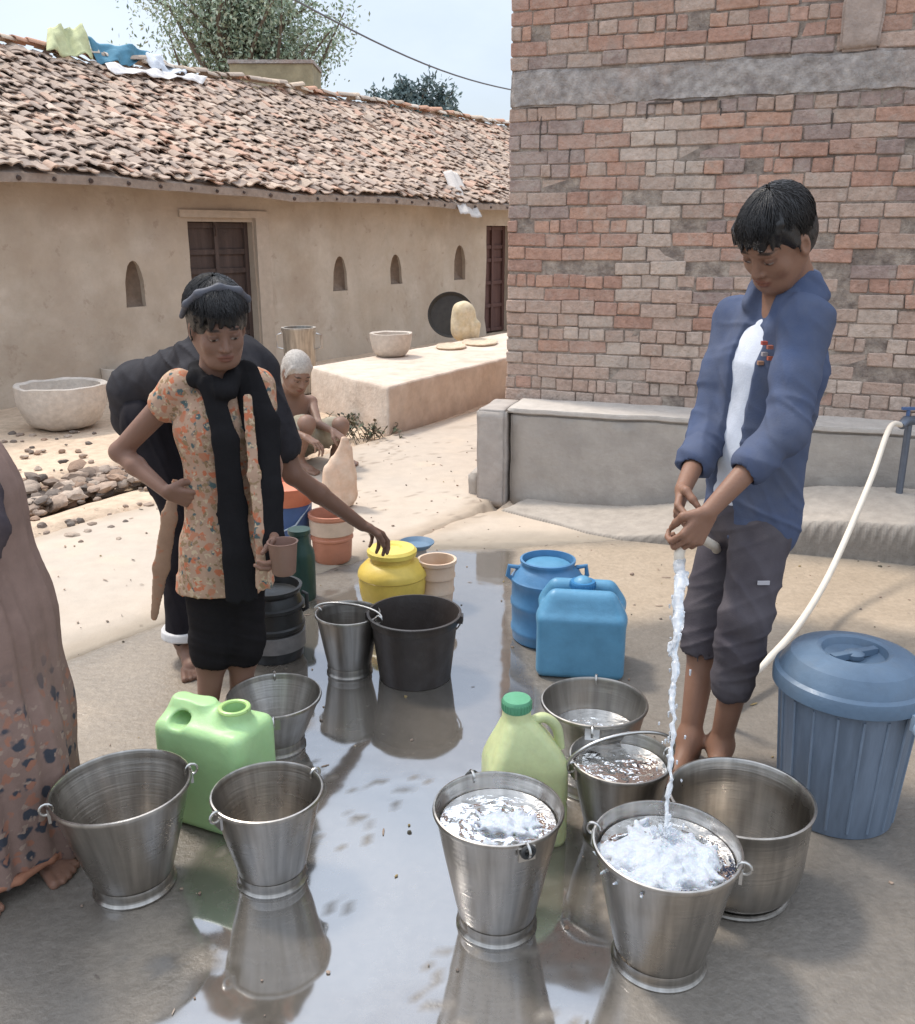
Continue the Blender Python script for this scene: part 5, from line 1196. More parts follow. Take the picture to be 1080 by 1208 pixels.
# ---------------------------------------------------------------- the boy with the hose
Y0 = 2.33; f = Vector((-.86,-.52,0)).normalized(); rt_ = Vector((f.y, -f.x, 0)); k = .88
hc = J(917,287,2.28); hf = head_frame((-.72,-.48,-.62), (0.06,-.05,1))
neck = J(928,347,2.35); chest = J(913,430,2.35); waist = J(893,530,2.36); pelv = J(884,590,2.36)
shR = J(870,378,2.50); shL = J(951,380,2.22); elR = J(838,505,2.42); wrR = J(806,578,2.18); elL = J(926,508,2.12); wrL = J(836,604,2.04)
hipR = J(862,610,2.43); hipL = J(900,612,2.30); knR = J(832,722,2.40); knL = J(880,728,2.22); anR = G(812,898)+V3(0,.0,.075); anL = G(848,905)+V3(0,.0,.075)
for n_, a, b_ in (('upL',shL,elL),('foL',elL,wrL),('upR',shR,elR),('foR',elR,wrR),('thL',hipL,knL),('shL',knL,anL),('thR',hipR,knR),('shR',knR,anR)): print_d(n_, a, b_)
def torso(s, P, w, ff, kk=.03, fl=None): s.chain(P, w, kk, flat=fl if fl is not None else f, ff=ff)
s = S(); torso(s, [neck-V3(0,0,.03), chest, waist, pelv], [.085,.120,.100,.098], .66)
for sh, el, wr in ((shR,elR,wrR),(shL,elL,wrL)): s.cone(neck-V3(0,0,.04), sh, .05, .043, .04); s.chain([sh, el], [.041,.031], .02); s.chain([el, el.lerp(wr,.35), wr], [.030,.029,.020], .015)
for hp, kn, an in ((hipR,knR,anR),(hipL,knL,anL)): s.cone(pelv, hp, .075, .062, .03); s.chain([hp, kn, kn.lerp(an,.3)+V3(.012,.012,0), an], [.060,.042,.043,.028], .02)
foot(s, anR, (-.5,-.85), .88); foot(s, anL, (-.35,-.93), .88)
s.cone(neck+V3(0,0,-.02), hc-V3(0,0,.06)+V3(.02,.03,0), .046, .044, .02); head(s, hc, hf, .94)
hose_p = J(803,625,2.06)
hand(s, wrR, (J(797,615,2.10)-wrR), (.75,-.35,-.1), .84, .95, side=1, thumb=.9)
hand(s, wrL, (J(808,648,2.02)-wrL), (-.5,.65,-.45), .84, .95, side=-1, thumb=.9)
SK = (.235,.125,.082); base = Vector((pelv.x, pelv.y, 0))
boy = build_s(s, 'person', .0036, MS, None, base, lambda V: skin_cols(V, hc, hf, .94, SK), root=True)
tag(boy, 'barefoot boy in an open blue jacket and grey trousers aiming a hose into a bucket', 'person')
# hair
def hair_cap(name, c, fr_, k_, parent, base, fringe=.03, vol=1.0, mt=None, back=.0, a=.004, top=1.0):
    r, g, u = fr_; P = lambda x, y, z: Vector(c)+(r*x+g*y+u*z)*k_; M = [tuple(r), tuple(g), tuple(u)]; s = S()
    s.ell(P(0,-.018,.052), (.080*k_*vol,.098*k_*vol,.086*k_*top), .01, M=M); s.ell(P(0,-.045,.0+back), (.074*k_,.066*k_,.072*k_), .03, M=M)
    for q in (-1,1): s.cone(P(q*.058,.040,.070), P(q*.071,.020,.016), .011*k_, .006*k_, .015)
    s.ell(P(0,.088,-.025), (.064*k_,.072*k_,.078*k_), .010, sub=True, M=M)
    for q in (-1,1): s.ell(P(q*.082,.0,-.004), (.016*k_,.026*k_,.036*k_), .008, sub=True, M=M)
    rn = random.Random(5); nn_ = 30 if fringe > 0 else 0
    for i in range(nn_):
        x = -.062+.124*i/(nn_-1); j = rn.uniform(-.006,.006); w_ = rn.uniform(.0034,.0055)
        e = P(x*1.08+.010+j, .088-9*x*x+rn.uniform(-.003,.003), .070-fringe*rn.uniform(.75,1.15)-abs(x)*.12)
        s.chain([P(x*.75,.010,.112), P(x*.98,.058-5*x*x,.098-3*x*x), P(x*1.06+.006+j*.5,.085-9*x*x,.072), e], [w_*1.6*k_, w_*1.5*k_, w_*1.1*k_, .0022*k_], .004)
    for i in range(26):
        th = rn.uniform(.6, 5.7); cx_, cy_ = math.sin(th), math.cos(th); 
        if cy_ > .55: continue
        s.cone(P(cx_*.066, -.02+cy_*.085, .075), P(cx_*.080, -.02+cy_*.100+.004, rn.uniform(-.01,.02)+back-.008), .006*k_, .002*k_, .006)
    V_, F_ = s.mesh(.0036, hair_warp(fr_, a)); V_ = (V_-np.array(base)).tolist(); F_ = F_.tolist()
    if fringe > -.01:                       # loose strands over the mass of hair
        b_ = MB()
        for i in range(900):
            th = rn.uniform(-math.pi, math.pi); c_ = math.cos(th); p0 = rn.uniform(.05,.9); p1 = (1.22+.25*rn.random()) if c_ > .35 else ((1.30+.2*rn.random()) if c_ > -.2 else 1.75+.2*rn.random())
            sw = rn.uniform(-.5,.5); pts = []
            for q in range(6):
                t_ = q/5; ph = p0+(p1-p0)*t_; a_ = th+sw*(1-t_)*.8+.35; o_ = 1.03+.035*rn.random()+(.035*t_*rn.random())
                pts.append(P(.080*vol*o_*math.sin(a_)*math.sin(ph), -.018+(.100 if c_ < .2 else .100+.018*min(1,(c_-.2)*2.5))*vol*o_*math.cos(a_)*math.sin(ph), .052+.088*top*o_*math.cos(ph))-Vector(base))
            b_.tube(pts, [.0013,.0014,.0013,.0011,.0008,.0003], 3, cap=False)
        n0 = len(V_); V_ += [tuple(v) for v in b_.V]; F_ += [tuple(i+n0 for i in f) for f in b_.F]
    return mk(name, V_, F_, mt or M_hair, parent)
hair_cap('hair', hc, hf, .95, boy, base, fringe=.03, vol=.98, top=.98)
# white t-shirt, jacket, trousers
s = S(); torso(s, [neck-V3(0,0,.045), chest, waist, pelv+V3(0,0,.03)], [.080,.127,.113,.117], .745); s.cone(neck+V3(.0,0,.10), neck+V3(.0,0,-.015), .05, .052, .01, sub=True)
build_s(s, 'tshirt', .005, cloth_mat('white_cotton', (.66,.68,.74)), boy, base, warp=folds(.004, 14, 4, dirs=((1,.2,-.6,60,-.003),)))
s = S(); P = [neck-V3(0,0,.035), chest, waist, pelv-V3(-.01,0,.035)]
torso(s, P, [.080,.142,.128,.140], .72, .03)
s.chain([neck+f*.085+V3(0,0,.05), neck.lerp(chest,.45)+f*.112+rt_*.008, chest+f*.130+rt_*.012, waist+f*.118+rt_*.020, pelv+f*.135+rt_*.016-V3(0,0,.10)], [.052,.050,.050,.050,.062], .005, sub=True)
for sh, el, wr, q in ((shR,elR,wrR,.42),(shL,elL,wrL,.30)):
    s.cone(neck-V3(0,0,.05), sh, .05, .058, .05); e2 = el.lerp(wr, q); s.chain([sh, sh.lerp(el,.5), el, e2], [.058,.053,.049,.043], .025); s.cone(e2, el.lerp(wr, q+.12), .046, .044, .006)
# collar
for i in range(25):
    a = R(-146+292*i/24); p = neck+V3(0,0,.044)+(-f*math.cos(a)+rt_*math.sin(a))*.060+V3(0,0,-.022*(abs(i-12)/12)**2); s.cone(p, p+(-f*math.cos(a)+rt_*math.sin(a))*.020-V3(0,0,.045), .012, .017, .022)
s.chain([neck+f*.085+V3(0,0,.06), neck.lerp(chest,.5)+f*.118+rt_*.006, chest+f*.126+rt_*.016], [.044,.043,.042], .005, sub=True)
# opening down the front: follows the chest, wider at the bottom
fo = f
s.cone(neck+V3(0,0,.12)+f*.01, neck+V3(0,0,-.03)+f*.012, .046, .046, .004, sub=True)
s.cone(pelv-V3(0,0,.25), pelv-V3(0,0,.06), .125, .120, .004, sub=True, flat=f, ff=.72)
for el, wr, q in ((elR,wrR,.54),(elL,wrL,.42)): s.cone(el.lerp(wr,q-.05), el.lerp(wr,q+.3), .036, .036, .003, sub=True)
jm = cloth_mat('faded_blue_cotton', (.068,.090,.160), col2=(.095,.108,.155), vscale=6)
jk = build_s(s, 'jacket', .0042, jm, boy, base, warp=folds(.005, 11, 6, dirs=((.5,.3,1,48,-.006),(.8,-.6,.5,75,-.003))))
b = MB(); pc = chest+f*.105-rt_*.055+V3(0,0,.045)
for i, (dx, dz, c_) in enumerate(((0,.02,(.35,.07,.05)),(.018,.012,(.30,.10,.07)),(.004,-.006,(.28,.25,.25)),(.022,-.014,(.36,.09,.05)),(-.006,-.028,(.30,.16,.10)))):
    b.box(pc-rt_*dx+V3(0,0,dz)-base, (.013,.013,.009), hf_rot if 'hf_rot' in globals() else None, c_)
b.V = [tuple(v) for v in b.V]; b.build('chest_patch', mat('patch', attr=True, rough=.8), jk, cols=True, smooth=False)
s = S(); s.cone(pelv+V3(0,0,.03), pelv-V3(0,0,.04), .106, .110, .02, flat=f, ff=.72)
cR, cL = knR.lerp(anR, .22), knL.lerp(anL, .52)
s.cone(pelv-V3(0,0,.03), hipR-V3(0,0,.03), .084, .072, .03); s.cone(pelv-V3(0,0,.03), hipL-V3(0,0,.03), .084, .074, .03)
s.chain([hipR-V3(0,0,.03), knR, cR], [.072,.058,.053], .015); s.chain([hipL-V3(0,0,.03), knL, knL.lerp(anL,.22), cL], [.074,.064,.062,.054], .015)
s.cone(cR.lerp(anR,-.03), cR.lerp(anR,.06), .057, .052, .006); s.cone(knL.lerp(anL,.18), knL.lerp(anL,.24), .066, .064, .006); s.cone(cL.lerp(anL,-.06), cL, .058, .055, .006)
s.cone(cR.lerp(anR,-.02), anR, .047, .045, .003, sub=True); s.cone(cL.lerp(anL,-.02), anL, .045, .045, .003, sub=True)
tr = build_s(s, 'trousers', .0045, cloth_mat('charcoal_jersey', (.075,.065,.075), col2=(.10,.088,.095), vscale=7), boy, base, warp=folds(.006, 10, 12, dirs=((.9,.4,.5,50,-.005),(-.5,.3,.9,60,-.004))))
lp_ = J(880,679,2.12); b = MB(); b.box(hipL.lerp(knL,.55)+f*.0-V3(-.004,.0725,0)-base, (.030,.004,.010)); b.build('logo_tab', mat('pale_print', (.45,.43,.45), .8), tr, smooth=False)
# ---------------------------------------------------------------- the girl
fg = Vector((.30,-.95,0)).normalized(); rg = Vector((fg.y, -fg.x, 0)); kg = .80
hc = J(257,388,2.44); hf2 = head_frame((.42,-.82,-.30), (-.06,0,1))
neck = J(258,447,2.50); chest = J(258,505,2.50); waist = J(262,580,2.51); pelv = J(266,650,2.51)
shR = J(212,458,2.49); shL = J(303,456,2.55); elR = J(141,533,2.53); wrR = J(196,580,2.44); elL = J(321,550,2.50); wrL = J(322,632,2.38)
hipR = J(247,662,2.50); hipL = J(284,662,2.54); knR = J(250,755,2.49); knL = J(288,750,2.53); anR = G(247,866)+V3(0,0,.065); anL = G(284,856)+V3(0,0,.065)
for n_, a, b_ in (('g upL',shL,elL),('foL',elL,wrL),('upR',shR,elR),('foR',elR,wrR),('thR',hipR,knR),('shR',knR,anR)): print_d(n_, a, b_)
s = S(); torso(s, [neck-V3(0,0,.02), chest, waist, pelv], [.07,.098,.082,.095], .68, fl=fg)
for sh, el, wr in ((shR,elR,wrR),(shL,elL,wrL)): s.cone(neck-V3(0,0,.03), sh, .04, .036, .03); s.chain([sh, el], [.036,.027], .02); s.chain([el, el.lerp(wr,.35), wr], [.026,.026,.0175], .015)
for hp, kn, an in ((hipR,knR,anR),(hipL,knL,anL)): s.cone(pelv, hp, .07, .065, .03); s.chain([hp, kn, kn.lerp(an,.3)+V3(0,.01,0), an], [.062,.044,.043,.026], .02)
foot(s, anR, (.1,-1), .76); foot(s, anL, (.45,-.9), .76)
s.cone(neck+V3(0,0,-.02), hc-V3(0,0,.05)+V3(0,.03,0), .038, .040, .02); head(s, hc, hf2, .87)
hand(s, wrR, (.85,.12,-.30), (.2,.9,.2), .76, .25, side=1, thumb=.2)
hand(s, wrL, (J(326,665,2.32)-wrL), (-.7,-.5,-.1), .76, .75, side=-1, thumb=.7)
base = Vector((pelv.x, pelv.y, 0)); SKG = (.225,.125,.088)
girl = build_s(s, 'person', .0036, MS, None, base, lambda V: skin_cols(V, hc, hf2, .87, SKG), root=True)
tag(girl, 'girl in a floral kurta and black scarf standing with one hand on her hip', 'person')
hair_cap('hair', hc, hf2, .89, girl, base, fringe=.03, vol=1.08, top=1.10, back=-.02)
r_, g_, u_ = hf2; P_ = lambda x, y, z: Vector(hc)+(r_*x+g_*y+u_*z)*.89
s = S(); s.chain([P_(-.096,-.02,.040), P_(-.086,.012,.088), P_(-.056,.034,.124), P_(0,.044,.142), P_(.056,.034,.124), P_(.086,.012,.088), P_(.096,-.02,.040)], [.007,.009,.010,.010,.010,.009,.007], .01)
build_s(s, 'headband', .004, cloth_mat('pale_band', (.10,.10,.115), rough=.5), girl, base)
# kurta
hemz = J(262,700,2.45).z
s = S(); torso(s, [neck-V3(0,0,.038), chest, waist, pelv, V3(pelv.x-.005, pelv.y, hemz)], [.062,.108,.094,.120,.140], .72, .03, fl=fg)
for sh, el in ((shR,elR),(shL,elL)): s.cone(neck-V3(0,0,.05), sh, .035, .046, .03); s.cone(sh, sh.lerp(el,.24), .047, .046, .02); s.cone(sh.lerp(el,.22), sh.lerp(el,.6), .037, .037, .003, sub=True)
s.half((0,0,hemz), (0,0,-1)); s.cone(V3(pelv.x, pelv.y, hemz-.1), V3(pelv.x, pelv.y, hemz+.10), .122, .110, .004, sub=True, flat=fg, ff=.72)
s.ell(neck+fg*.05+V3(0,0,.005), (.042,.05,.055), .01, sub=True)
pm = print_mat('peach_floral_print', (.44,.29,.205), [((.50,.17,.09),34,.36),((.09,.13,.13),29,.25),((.52,.40,.27),50,.30),((.28,.19,.11),42,.30),((.44,.20,.12),22,.26)])
kurta = build_s(s, 'kurta', .0042, pm, girl, base, warp=folds(.004, 13, 22, dirs=((1,.3,.15,70,-.004),)))
s = S()
for hp, kn, an in ((hipR,knR,anR),(hipL,knL,anL)): s.chain([hp, kn, kn.lerp(an,.20)], [.070,.060,.056], .02); s.cone(kn.lerp(an,.18), an, .047, .045, .003, sub=True)
s.cone(pelv, pelv-V3(0,0,.06), .10, .105, .03, flat=fg, ff=.66)
build_s(s, 'leggings', .0045, cloth_mat('black_cotton', (.016,.014,.015)), girl, base, warp=folds(.004, 12, 31, dirs=((.2,.2,1,80,-.004),)))
# black scarf: round the neck, one wide fall down the front and one down her left side
s = S(); o_ = fg*.105
def ribbon(s, P, w, th, k_=.02, nrm=None):
    nrm = nrm or fg; s.chain(P, w, k_, flat=nrm, ff=th)
s.chain([neck+V3(-.056,.0,.03), neck+V3(-.042,-.055,.010), neck+fg*.085+V3(-.0,0,-.020)], [.016,.020,.024], .012)
s.chain([neck+V3(.058,.02,.03), neck+V3(.048,-.045,.010), neck+fg*.085+V3(.02,0,-.020)], [.016,.020,.022], .012)
s.chain([neck+V3(-.056,.0,.03), neck+V3(-.03,.062,.035), neck+V3(.036,.064,.035), neck+V3(.058,.02,.03)], [.017]*4, .012)
c1 = [J(250,456,2.42), J(266,520,2.39), J(275,600,2.39), J(281,660,2.37), J(286,716,2.36)]
ribbon(s, c1, [.024,.032,.037,.038,.044], .30)
c2 = [J(290,440,2.50), J(309,500,2.46), J(318,580,2.40), J(324,640,2.37), J(322,664,2.36)]
ribbon(s, c2, [.036,.044,.034,.026,.018], .40)
s.half((0,0,J(284,708,2.36).z), (0,0,-1))
build_s(s, 'scarf', .0042, cloth_mat('black_scarf', (.014,.013,.014)), girl, base, warp=folds(.003, 14, 41, dirs=((1,.3,.10,130,-.006),)))
s = S(); ribbon(s, [J(292,470,2.405), J(300,560,2.385), J(308,630,2.365), J(309,690,2.355)], [.014,.015,.016,.018], .3); s.half((0,0,hemz+.004), (0,0,-1)); build_s(s, 'kurta_front', .004, pm, girl, base, warp=folds(.002, 20, 3))
# the mug in her hand
b = MB(); mp_ = J(330,656,2.315); b.lathe([(0,-.045),(.026,-.045),(.031,-.04),(.038,.04),(.041,.045),(.036,.045),(.029,-.03),(0,-.035)], 32); o = b.build('mug', plastic('clay_brown', (.25,.145,.11), .6), loc=mp_+V3(.012,-.012,0)); tag(o, 'small clay-brown mug held low in the hand of the girl', 'mug')
# ---------------------------------------------------------------- the person bending behind her
fb = Vector((.62,-.78,0)).normalized(); hc = J(268,478,2.80); hf3 = head_frame((.45,-.35,-.8), (.3,-.5,.5))
pelv = J(179,462,3.22); chest = J(262,432,3.03); neck = J(272,445,2.93); shR = J(238,450,2.90); shL = J(300,440,3.05); elL = J(346,560,3.02); wrL = J(428,620,3.16); elR = J(262,560,2.85); wrR = J(290,640,2.92)
hipR = J(178,500,3.12); hipL = J(190,500,3.30); knR = J(218,612,3.05); knL = J(240,605,3.20); anR = G(221,778)+V3(0,0,.08); anL = G(256,762)+V3(0,0,.08)
for n_, a, b_ in (('b upL',shL,elL),('foL',elL,wrL),('back',pelv,neck),('thR',hipR,knR),('shR',knR,anR)): print_d(n_, a, b_)
s = S(); bn = V3(.15,.1,1)
s.chain([neck, chest, pelv.lerp(chest,.5), pelv], [.085,.125,.110,.112], .04, flat=bn, ff=.70)
for sh, el, wr in ((shR,elR,wrR),(shL,elL,wrL)): s.cone(chest, sh, .08, .055, .04); s.chain([sh, el], [.046,.034], .02); s.chain([el, el.lerp(wr,.35), wr], [.033,.033,.021], .015)
for hp, kn, an in ((hipR,knR,anR),(hipL,knL,anL)): s.cone(pelv, hp, .095, .085, .04); s.chain([hp, kn, an], [.080,.055,.034], .02)
foot(s, anR, (.4,-.9), .95); foot(s, anL, (.6,-.8), .95)
s.cone(neck, hc+V3(-.01,.06,.04), .05, .05, .02); head(s, hc, hf3, .95)
hand(s, wrL, (J(452,632,3.24)-wrL), (.2,.2,-1), .95, .55, side=-1, thumb=.4); hand(s, wrR, (0,0,-1), (-1,0,0), .95, .5, side=1)
base = Vector((.5*(anR.x+anL.x), .5*(anR.y+anL.y), 0)); SKB = (.175,.095,.065)
ben = build_s(s, 'person', .0045, MS, None, base, lambda V: skin_cols(V, hc, hf3, .95, SKB), root=True)
tag(ben, 'person in black clothes bending down behind the girl and reaching to the yellow pot', 'person')
hair_cap('hair', hc, hf3, .97, ben, base, fringe=.03, vol=1.05)
s = S(); s.chain([neck, chest, pelv.lerp(chest,.5), pelv, pelv+V3(-.03,.02,-.10)], [.090,.145,.130,.138,.125], .04, flat=bn, ff=.74)
for sh, el, q in ((shR,elR,.75),(shL,elL,.72)): s.cone(chest, sh, .09, .075, .05); s.chain([sh, sh.lerp(el,q)], [.070,.062], .02)
s.cone(shL.lerp(elL,.74), elL, .043, .043, .003, sub=True)
build_s(s, 'shirt', .005, cloth_mat('washed_black', (.024,.022,.025), rough=.8, col2=(.035,.033,.037)), ben, base, warp=folds(.006, 9, 55, dirs=((.9,.3,.8,42,-.008),)))
s = S()
for hp, kn, an in ((hipR,knR,anR),(hipL,knL,anL)): s.cone(pelv-V3(0,0,.03), hp, .112, .098, .04); s.chain([hp, kn, kn.lerp(an,.92)], [.090,.068,.066], .03); s.cone(kn.lerp(an,.9), an-V3(0,0,.1), .05, .05, .003, sub=True)
build_s(s, 'trousers', .005, cloth_mat('black_trousers', (.018,.016,.019)), ben, base, warp=folds(.005, 11, 60, dirs=((.8,.3,.2,60,-.006),)))
s = S(); s.cone(knR.lerp(anR,.8), knR.lerp(anR,1.1), .080, .080, .01); s.half(knR.lerp(anR,.90), (0,0,1)); s.half(knR.lerp(anR,.97), (0,0,-1)); build_s(s, 'hem', .005, cloth_mat('white_hem', (.60,.58,.57)), ben, base)
s = S(); ribbon(s, [J(207,570,2.93), J(200,610,2.91), J(190,670,2.90), J(182,728,2.90)], [.014,.024,.026,.012], .30, nrm=V3(.2,-1,0)); build_s(s, 'shawl_end', .004, print_mat('tan_print', (.34,.225,.155), [((.38,.19,.12),30,.22)]), ben, base, warp=folds(.003, 14, 3, dirs=((1,0,.1,120,-.004),)))
# ---------------------------------------------------------------- squatting old man
fs = Vector((.72,-.69,0)).normalized(); rs = Vector((fs.y,-fs.x,0)); Ys = 5.85
hc = J(350,441,5.74); hf4 = head_frame((.50,-.72,-.48), (.05,0,1)); neck = J(345,468,5.85); chest = J(341,488,5.88); pelv = J(332,527,5.98)
shR = J(326,474,5.76); shL = J(367,474,5.98); elR = J(334,505,5.55); wrR = J(360,515,5.45); elL = J(375,500,5.78); wrL = J(392,508,5.55)
hipR = J(325,530,5.88); hipL = J(342,528,6.05); knR = J(362,500,5.55); knL = J(402,502,5.75); anR = G(352,555)+V3(0,0,.07); anL = G(398,545)+V3(0,0,.07)
for n_, a, b_ in (('s thR',hipR,knR),('shR',knR,anR),('upR',shR,elR)): print_d(n_, a, b_)
s = S(); s.chain([neck, chest, pelv], [.085,.140,.125], .04, flat=fs, ff=.66)
for sh, el, wr in ((shR,elR,wrR),(shL,elL,wrL)): s.cone(chest.lerp(neck,.7), sh, .05, .040, .03); s.chain([sh, el, wr], [.038,.028,.019], .015)
for hp, kn, an in ((hipR,knR,anR),(hipL,knL,anL)): s.chain([pelv, hp, kn, an], [.10,.085,.052,.032], .02)
foot(s, anR, (.8,-.6), .95); foot(s, anL, (.8,-.6), .95); s.cone(neck, hc-V3(0,0,.04), .045, .047, .02); head(s, hc, hf4, 1.06)
hand(s, wrR, (.8,-.3,-.4), (0,0,-1), .9, .5, side=1); hand(s, wrL, (.8,-.3,-.5), (0,0,-1), .9, .5, side=-1)
base = Vector((pelv.x, pelv.y, 0)); SKO = (.235,.14,.10)
old = build_s(s, 'person', .006, MS, None, base, lambda V: skin_cols(V, hc, hf4, 1.06, SKO), root=True); tag(old, 'bare-chested grey-haired figure squatting at the edge of the path', 'person')
hair_cap('hair', hc, hf4, 1.065, old, base, fringe=-.02, vol=.98, top=.97, mt=mat('grey_hair', (.42,.38,.34), .8, var=.3, vscale=60, bump=.002, bscale=150), a=.003)
s = S(); s.chain([pelv+V3(0,0,.05), pelv-V3(0,0,.03)], [.125,.125], .03, flat=fs, ff=.8)
for hp, kn in ((hipR,knR),(hipL,knL)): s.chain([hp, hp.lerp(kn,.85)], [.105,.082], .03)
s.cone(hipR.lerp(knR,.6), hipL.lerp(knL,.6)-V3(0,0,.03), .05, .05, .04)
build_s(s, 'loincloth', .007, cloth_mat('olive_grey_cloth', (.30,.26,.19), col2=(.38,.34,.27)), old, base, warp=folds(.008, 10, 7, dirs=((.5,.5,1,60,-.008),)))
g = G(400, 598); k_ = 1/scale_at(g); s = S(); s.cone((-2*k_,0,8*k_),(2*k_,0,40*k_), 21*k_, 17*k_, .04, flat=(.3,-1,0), ff=.6); s.cone((2*k_,0,40*k_),(10*k_,0,80*k_), 17*k_, 5*k_, .04, flat=(.3,-1,0), ff=.6); s.cone((14*k_,0,12*k_),(13*k_,0,70*k_), 8*k_, 5*k_, .02); s.half((0,0,.004),(0,0,-1))
o = build_s(s, 'cloth_bundle', .007, cloth_mat('peach_cotton', (.60,.40,.28), col2=(.66,.50,.38)), None, base=(0,0,0), warp=folds(.010, 9, 8, dirs=((1,.2,.15,38,-.012),))); o.location = g; tag(o, 'peach cloth bundle tapering to its top on the path before the squatting figure', 'bundle')
# ---------------------------------------------------------------- woman in a sari at the left edge
cx = -1.165; cy = 1.88; base = Vector((cx, cy, 0)); fw = Vector((.80,-.60,0)).normalized(); rw = Vector((fw.y,-fw.x,0))
neck = V3(cx-.18, cy+.02, 1.30); chest = V3(cx-.10, cy+.02, 1.18); waist = V3(cx+.035, cy, .98); pelv = V3(cx+.06, cy, .86); hc = V3(cx-.21, cy-.02, 1.46)
hf5 = head_frame((.8,-.6,-.15)); s = S(); s.chain([neck, chest, waist, pelv], [.08,.145,.12,.15], .04, flat=fw, ff=.68)
for q in (-1,1):
    sh = neck+rw*q*.165-V3(0,0,.04); el = sh+rw*q*.05-fw*.02-V3(.03,0,.27); wr = el+fw*.12-V3(.05,0,.20); s.cone(neck, sh, .05, .045, .03); s.chain([sh, el, wr], [.044,.032,.021], .02); hand(s, wr, fw*.4-V3(.1,0,1), -rw*q, .92, .4, side=-q)
    hp = pelv+rw*q*.08; kn = V3(cx, cy, .46)+rw*q*.07; an = V3(cx+.05, cy-.03, .08)+rw*q*.09; s.chain([hp, kn, an], [.09,.06,.035], .03)
    foot(s, an+V3(.035,-.0,0), (.75,-.66), .98)
s.cone(neck, hc-V3(0,0,.05), .045,.047,.02); head(s, hc, hf5, .98)
wo = build_s(s, 'person', .0052, MS, None, base, lambda V: skin_cols(V, hc, hf5, .98, (.24,.13,.09)), root=True); tag(wo, 'woman in a dusty pink sari with a flowered hem, cut off by the left edge', 'person')
hair_cap('hair', hc, hf5, 1.0, wo, base, fringe=-.02, vol=1.05)
sm = print_mat('dusty_pink_sari', (.26,.175,.145), [((.06,.065,.08),22,.33),((.33,.16,.11),27,.30),((.34,.25,.20),34,.26)], zfade=(.40,.56))
s = S(); s.chain([V3(cx+.055,cy,1.0), V3(cx+.070,cy,.88), V3(cx+.055,cy,.60), V3(cx+.030,cy,.34), V3(cx+.015,cy,.07)], [.135,.165,.213,.250,.262], .04, flat=fw, ff=.86)
s.half((0,0,.045),(0,0,-1)); s.cone(V3(cx,cy,-.2), V3(cx,cy,.12), .235, .225, .005, sub=True, flat=fw, ff=.86)
build_s(s, 'sari', .0055, sm, wo, base, warp=lambda x,y,z: (np.clip(1.25-z,0.25,1.2)*.030*(vnoise(np.arctan2(y-cy,x-cx)*4.2+.9*z,z*1.1,z*0+.5,5)+.55*vnoise(np.arctan2(y-cy,x-cx)*10+1.6*z,z*1.6,z*0,7))+.004*fbm(x*12,y*12,z*12,seed=4)))
s = S(); s.chain([neck-V3(0,0,.03), chest, waist, waist-V3(0,0,.06)], [.085,.158,.138,.135], .04, flat=fw, ff=.72)
for q in (-1,1): sh = neck+rw*q*.165-V3(0,0,.04); s.cone(neck-V3(0,0,.03), sh, .05, .055, .03); s.cone(sh, sh+rw*q*.03-V3(.015,0,.15), .056, .052, .02)
build_s(s, 'blouse', .006, cloth_mat('dark_blue_blouse', (.030,.032,.045)), wo, base, warp=folds(.004, 11, 3))
s = S(); s.chain([neck+rw*(-.10)-V3(0,0,.02)+fw*.03, chest+fw*.11, waist+fw*.11+rw*.05-V3(0,0,.03), waist+rw*.09+fw*.07-V3(-.02,0,.22)], [.05,.07,.075,.05], .03, flat=fw, ff=.35)
s.chain([J(-70,520,1.88), J(-24,585,1.80), J(-8,625,1.775), J(-8,655,1.765)], [.06,.044,.034,.02], .02, flat=fw, ff=.3); build_s(s, 'sari_drape', .0055, cloth_mat('dark_drape', (.06,.05,.058), col2=(.10,.075,.075)), wo, base, warp=folds(.004, 12, 3, dirs=((.6,.3,.6,80,-.006),)))
s = S(); 
for i in range(20):
    a = 2*math.pi*i/20; a2 = a+2*math.pi/20; rr_ = .262; q0 = V3(cx+.015,cy,.048)+rw*math.cos(a)*rr_+fw*math.sin(a)*rr_*.86; q1 = V3(cx+.015,cy,.048)+rw*math.cos(a2)*rr_+fw*math.sin(a2)*rr_*.86; s.cone(q0, q1, .011, .011, .012)
build_s(s, 'sari_border', .005, cloth_mat('rust_border', (.34,.16,.10)), wo, base, warp=folds(.005, 14, 9))
# ---------------------------------------------------------------- the stream of water
rnd = random.Random(3); s = S(); A = J(803,662,2.045); Bz = bkD['wz']; B = Vector((gD.x+.005, gD.y+.03, gD.z+Bz))
def sp_(t): p = A.lerp(B, t); p.z = A.z+(B.z-A.z)*(t*.55+t*t*.45); return p
n = 40; pts_ = [sp_(i/n)+V3(rnd.gauss(0,.0022), rnd.gauss(0,.0022), 0) for i in range(n+1)]
for i in range(n):
    t = i/n; w_ = (.0125-.0075*min(1,t*1.5))*(1+.35*math.sin(i*1.7)+rnd.uniform(-.25,.3)); 
    if t > .62 and i % 3 == 2: w_ *= .55
    s.cone(pts_[i], pts_[i+1], max(w_,.0032), max(w_*.85,.003), .004)
    if t < .45: o_ = V3(rnd.gauss(0,.007), rnd.gauss(0,.007), 0); s.cone(pts_[i]+o_, pts_[i+1]+o_, .0055, .0045, .004)
for i in range(46):
    t = rnd.uniform(.1,1); p = sp_(t)+V3(rnd.gauss(0,.010+.008*t), rnd.gauss(0,.010+.008*t), rnd.gauss(0,.01)); s.cone(p, p-V3(0,0,rnd.uniform(.003,.014)), .0028, .0019, .001)
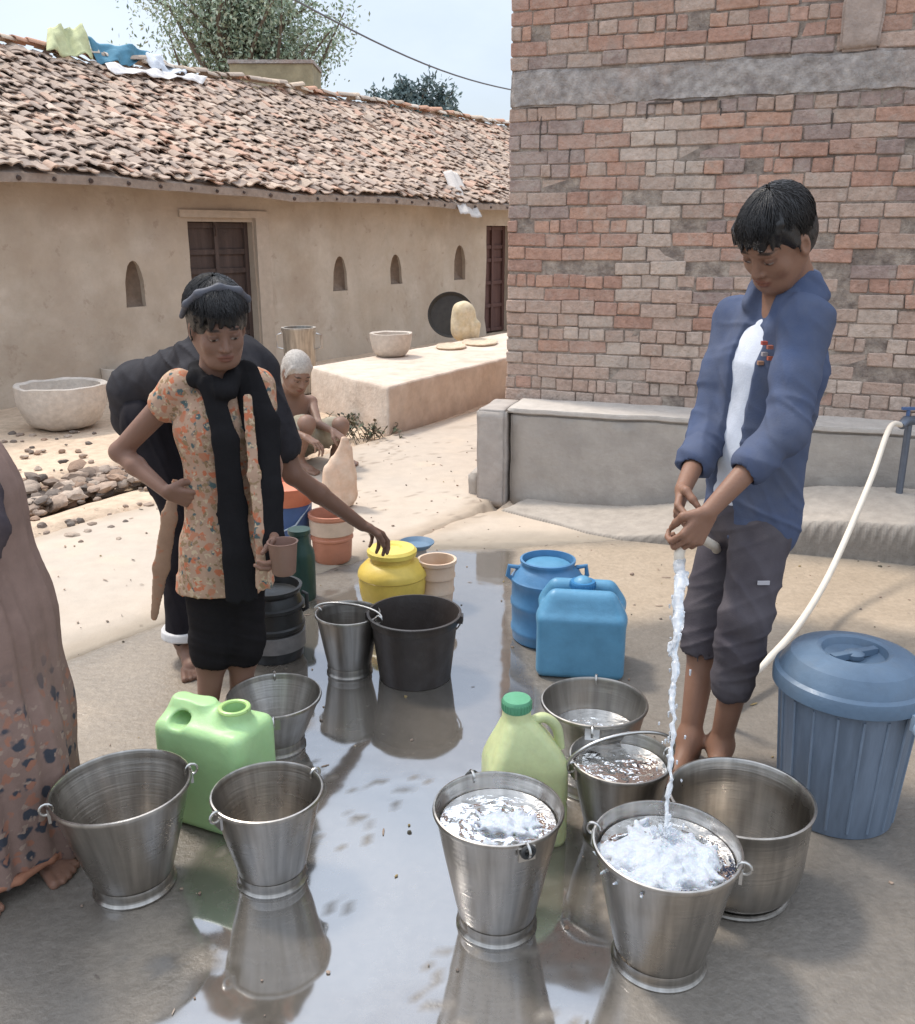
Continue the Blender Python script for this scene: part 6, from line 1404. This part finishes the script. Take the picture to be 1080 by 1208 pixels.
for i in range(60):
    a = rnd.uniform(0,6.28); e = rnd.uniform(.0,.034); p = B+V3(math.cos(a)*e, math.sin(a)*e, rnd.uniform(.0,.05)*(1-e/.05)); s.cone(p, p+V3(math.cos(a)*.008,math.sin(a)*.008,.012), .0035, .002, .002)
strm = build_s(s, 'water_stream', .0022, mat('falling_water', (.90,.93,.97), .12, trans=.66, ior=1.33, bump=.002, bscale=90), None, base=A, root=True)
tag(strm, 'twisting stream of water falling from the hose into the front bucket', 'water')
# ================================================================ daylight
SUN_EL, SUN_AZ = R(60), R(-52)        # azimuth measured from +Y towards +X: the sun stands to the left, slightly behind the scene
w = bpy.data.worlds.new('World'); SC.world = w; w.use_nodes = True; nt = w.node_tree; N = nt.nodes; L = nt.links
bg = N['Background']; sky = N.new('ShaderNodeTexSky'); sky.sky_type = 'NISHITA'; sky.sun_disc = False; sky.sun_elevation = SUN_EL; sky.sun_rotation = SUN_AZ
sky.air_density = 1.0; sky.dust_density = 3.5; sky.ozone_density = 1.2; sky.altitude = 100
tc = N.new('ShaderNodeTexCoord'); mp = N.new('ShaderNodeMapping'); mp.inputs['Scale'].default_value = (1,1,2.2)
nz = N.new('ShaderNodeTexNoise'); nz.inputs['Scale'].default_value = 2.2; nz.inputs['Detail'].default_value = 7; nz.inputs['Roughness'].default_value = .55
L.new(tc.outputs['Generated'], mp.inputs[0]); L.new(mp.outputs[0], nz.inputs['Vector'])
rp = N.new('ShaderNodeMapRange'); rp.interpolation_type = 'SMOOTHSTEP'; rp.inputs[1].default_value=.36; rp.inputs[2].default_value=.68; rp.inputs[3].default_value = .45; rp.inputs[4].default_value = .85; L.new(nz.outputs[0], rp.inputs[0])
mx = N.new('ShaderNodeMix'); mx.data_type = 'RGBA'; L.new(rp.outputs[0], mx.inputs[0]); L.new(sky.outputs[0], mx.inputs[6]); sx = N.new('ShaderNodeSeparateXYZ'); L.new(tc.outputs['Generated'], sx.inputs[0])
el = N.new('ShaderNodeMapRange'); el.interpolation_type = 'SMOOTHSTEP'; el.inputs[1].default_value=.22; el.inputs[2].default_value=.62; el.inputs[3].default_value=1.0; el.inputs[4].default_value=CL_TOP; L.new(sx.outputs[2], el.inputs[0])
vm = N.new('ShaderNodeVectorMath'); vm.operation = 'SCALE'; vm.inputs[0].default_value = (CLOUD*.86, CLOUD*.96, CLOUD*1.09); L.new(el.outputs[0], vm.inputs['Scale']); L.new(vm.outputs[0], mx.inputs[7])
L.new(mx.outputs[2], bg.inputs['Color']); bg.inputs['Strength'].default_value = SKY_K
sd = bpy.data.lights.new('sun', 'SUN'); sd.energy = SUN_E; sd.angle = R(SUN_ANG); sd.color = (1, .93, .83)
so = bpy.data.objects.new('sun', sd); COL.objects.link(so)
dirv = Vector((math.sin(SUN_AZ)*math.cos(SUN_EL), math.cos(SUN_AZ)*math.cos(SUN_EL), math.sin(SUN_EL)))
so.rotation_euler = (-dirv).to_track_quat('-Z', 'Y').to_euler()
SC.view_settings.view_transform = 'Standard'; SC.view_settings.look = 'None'; SC.view_settings.exposure = EXPO; SC.view_settings.gamma = 1
SC.render.engine = 'CYCLES'; SC.cycles.use_denoising = True; SC.cycles.max_bounces = 10; SC.cycles.transparent_max_bounces = 12
SC.cycles.sample_clamp_indirect = 6
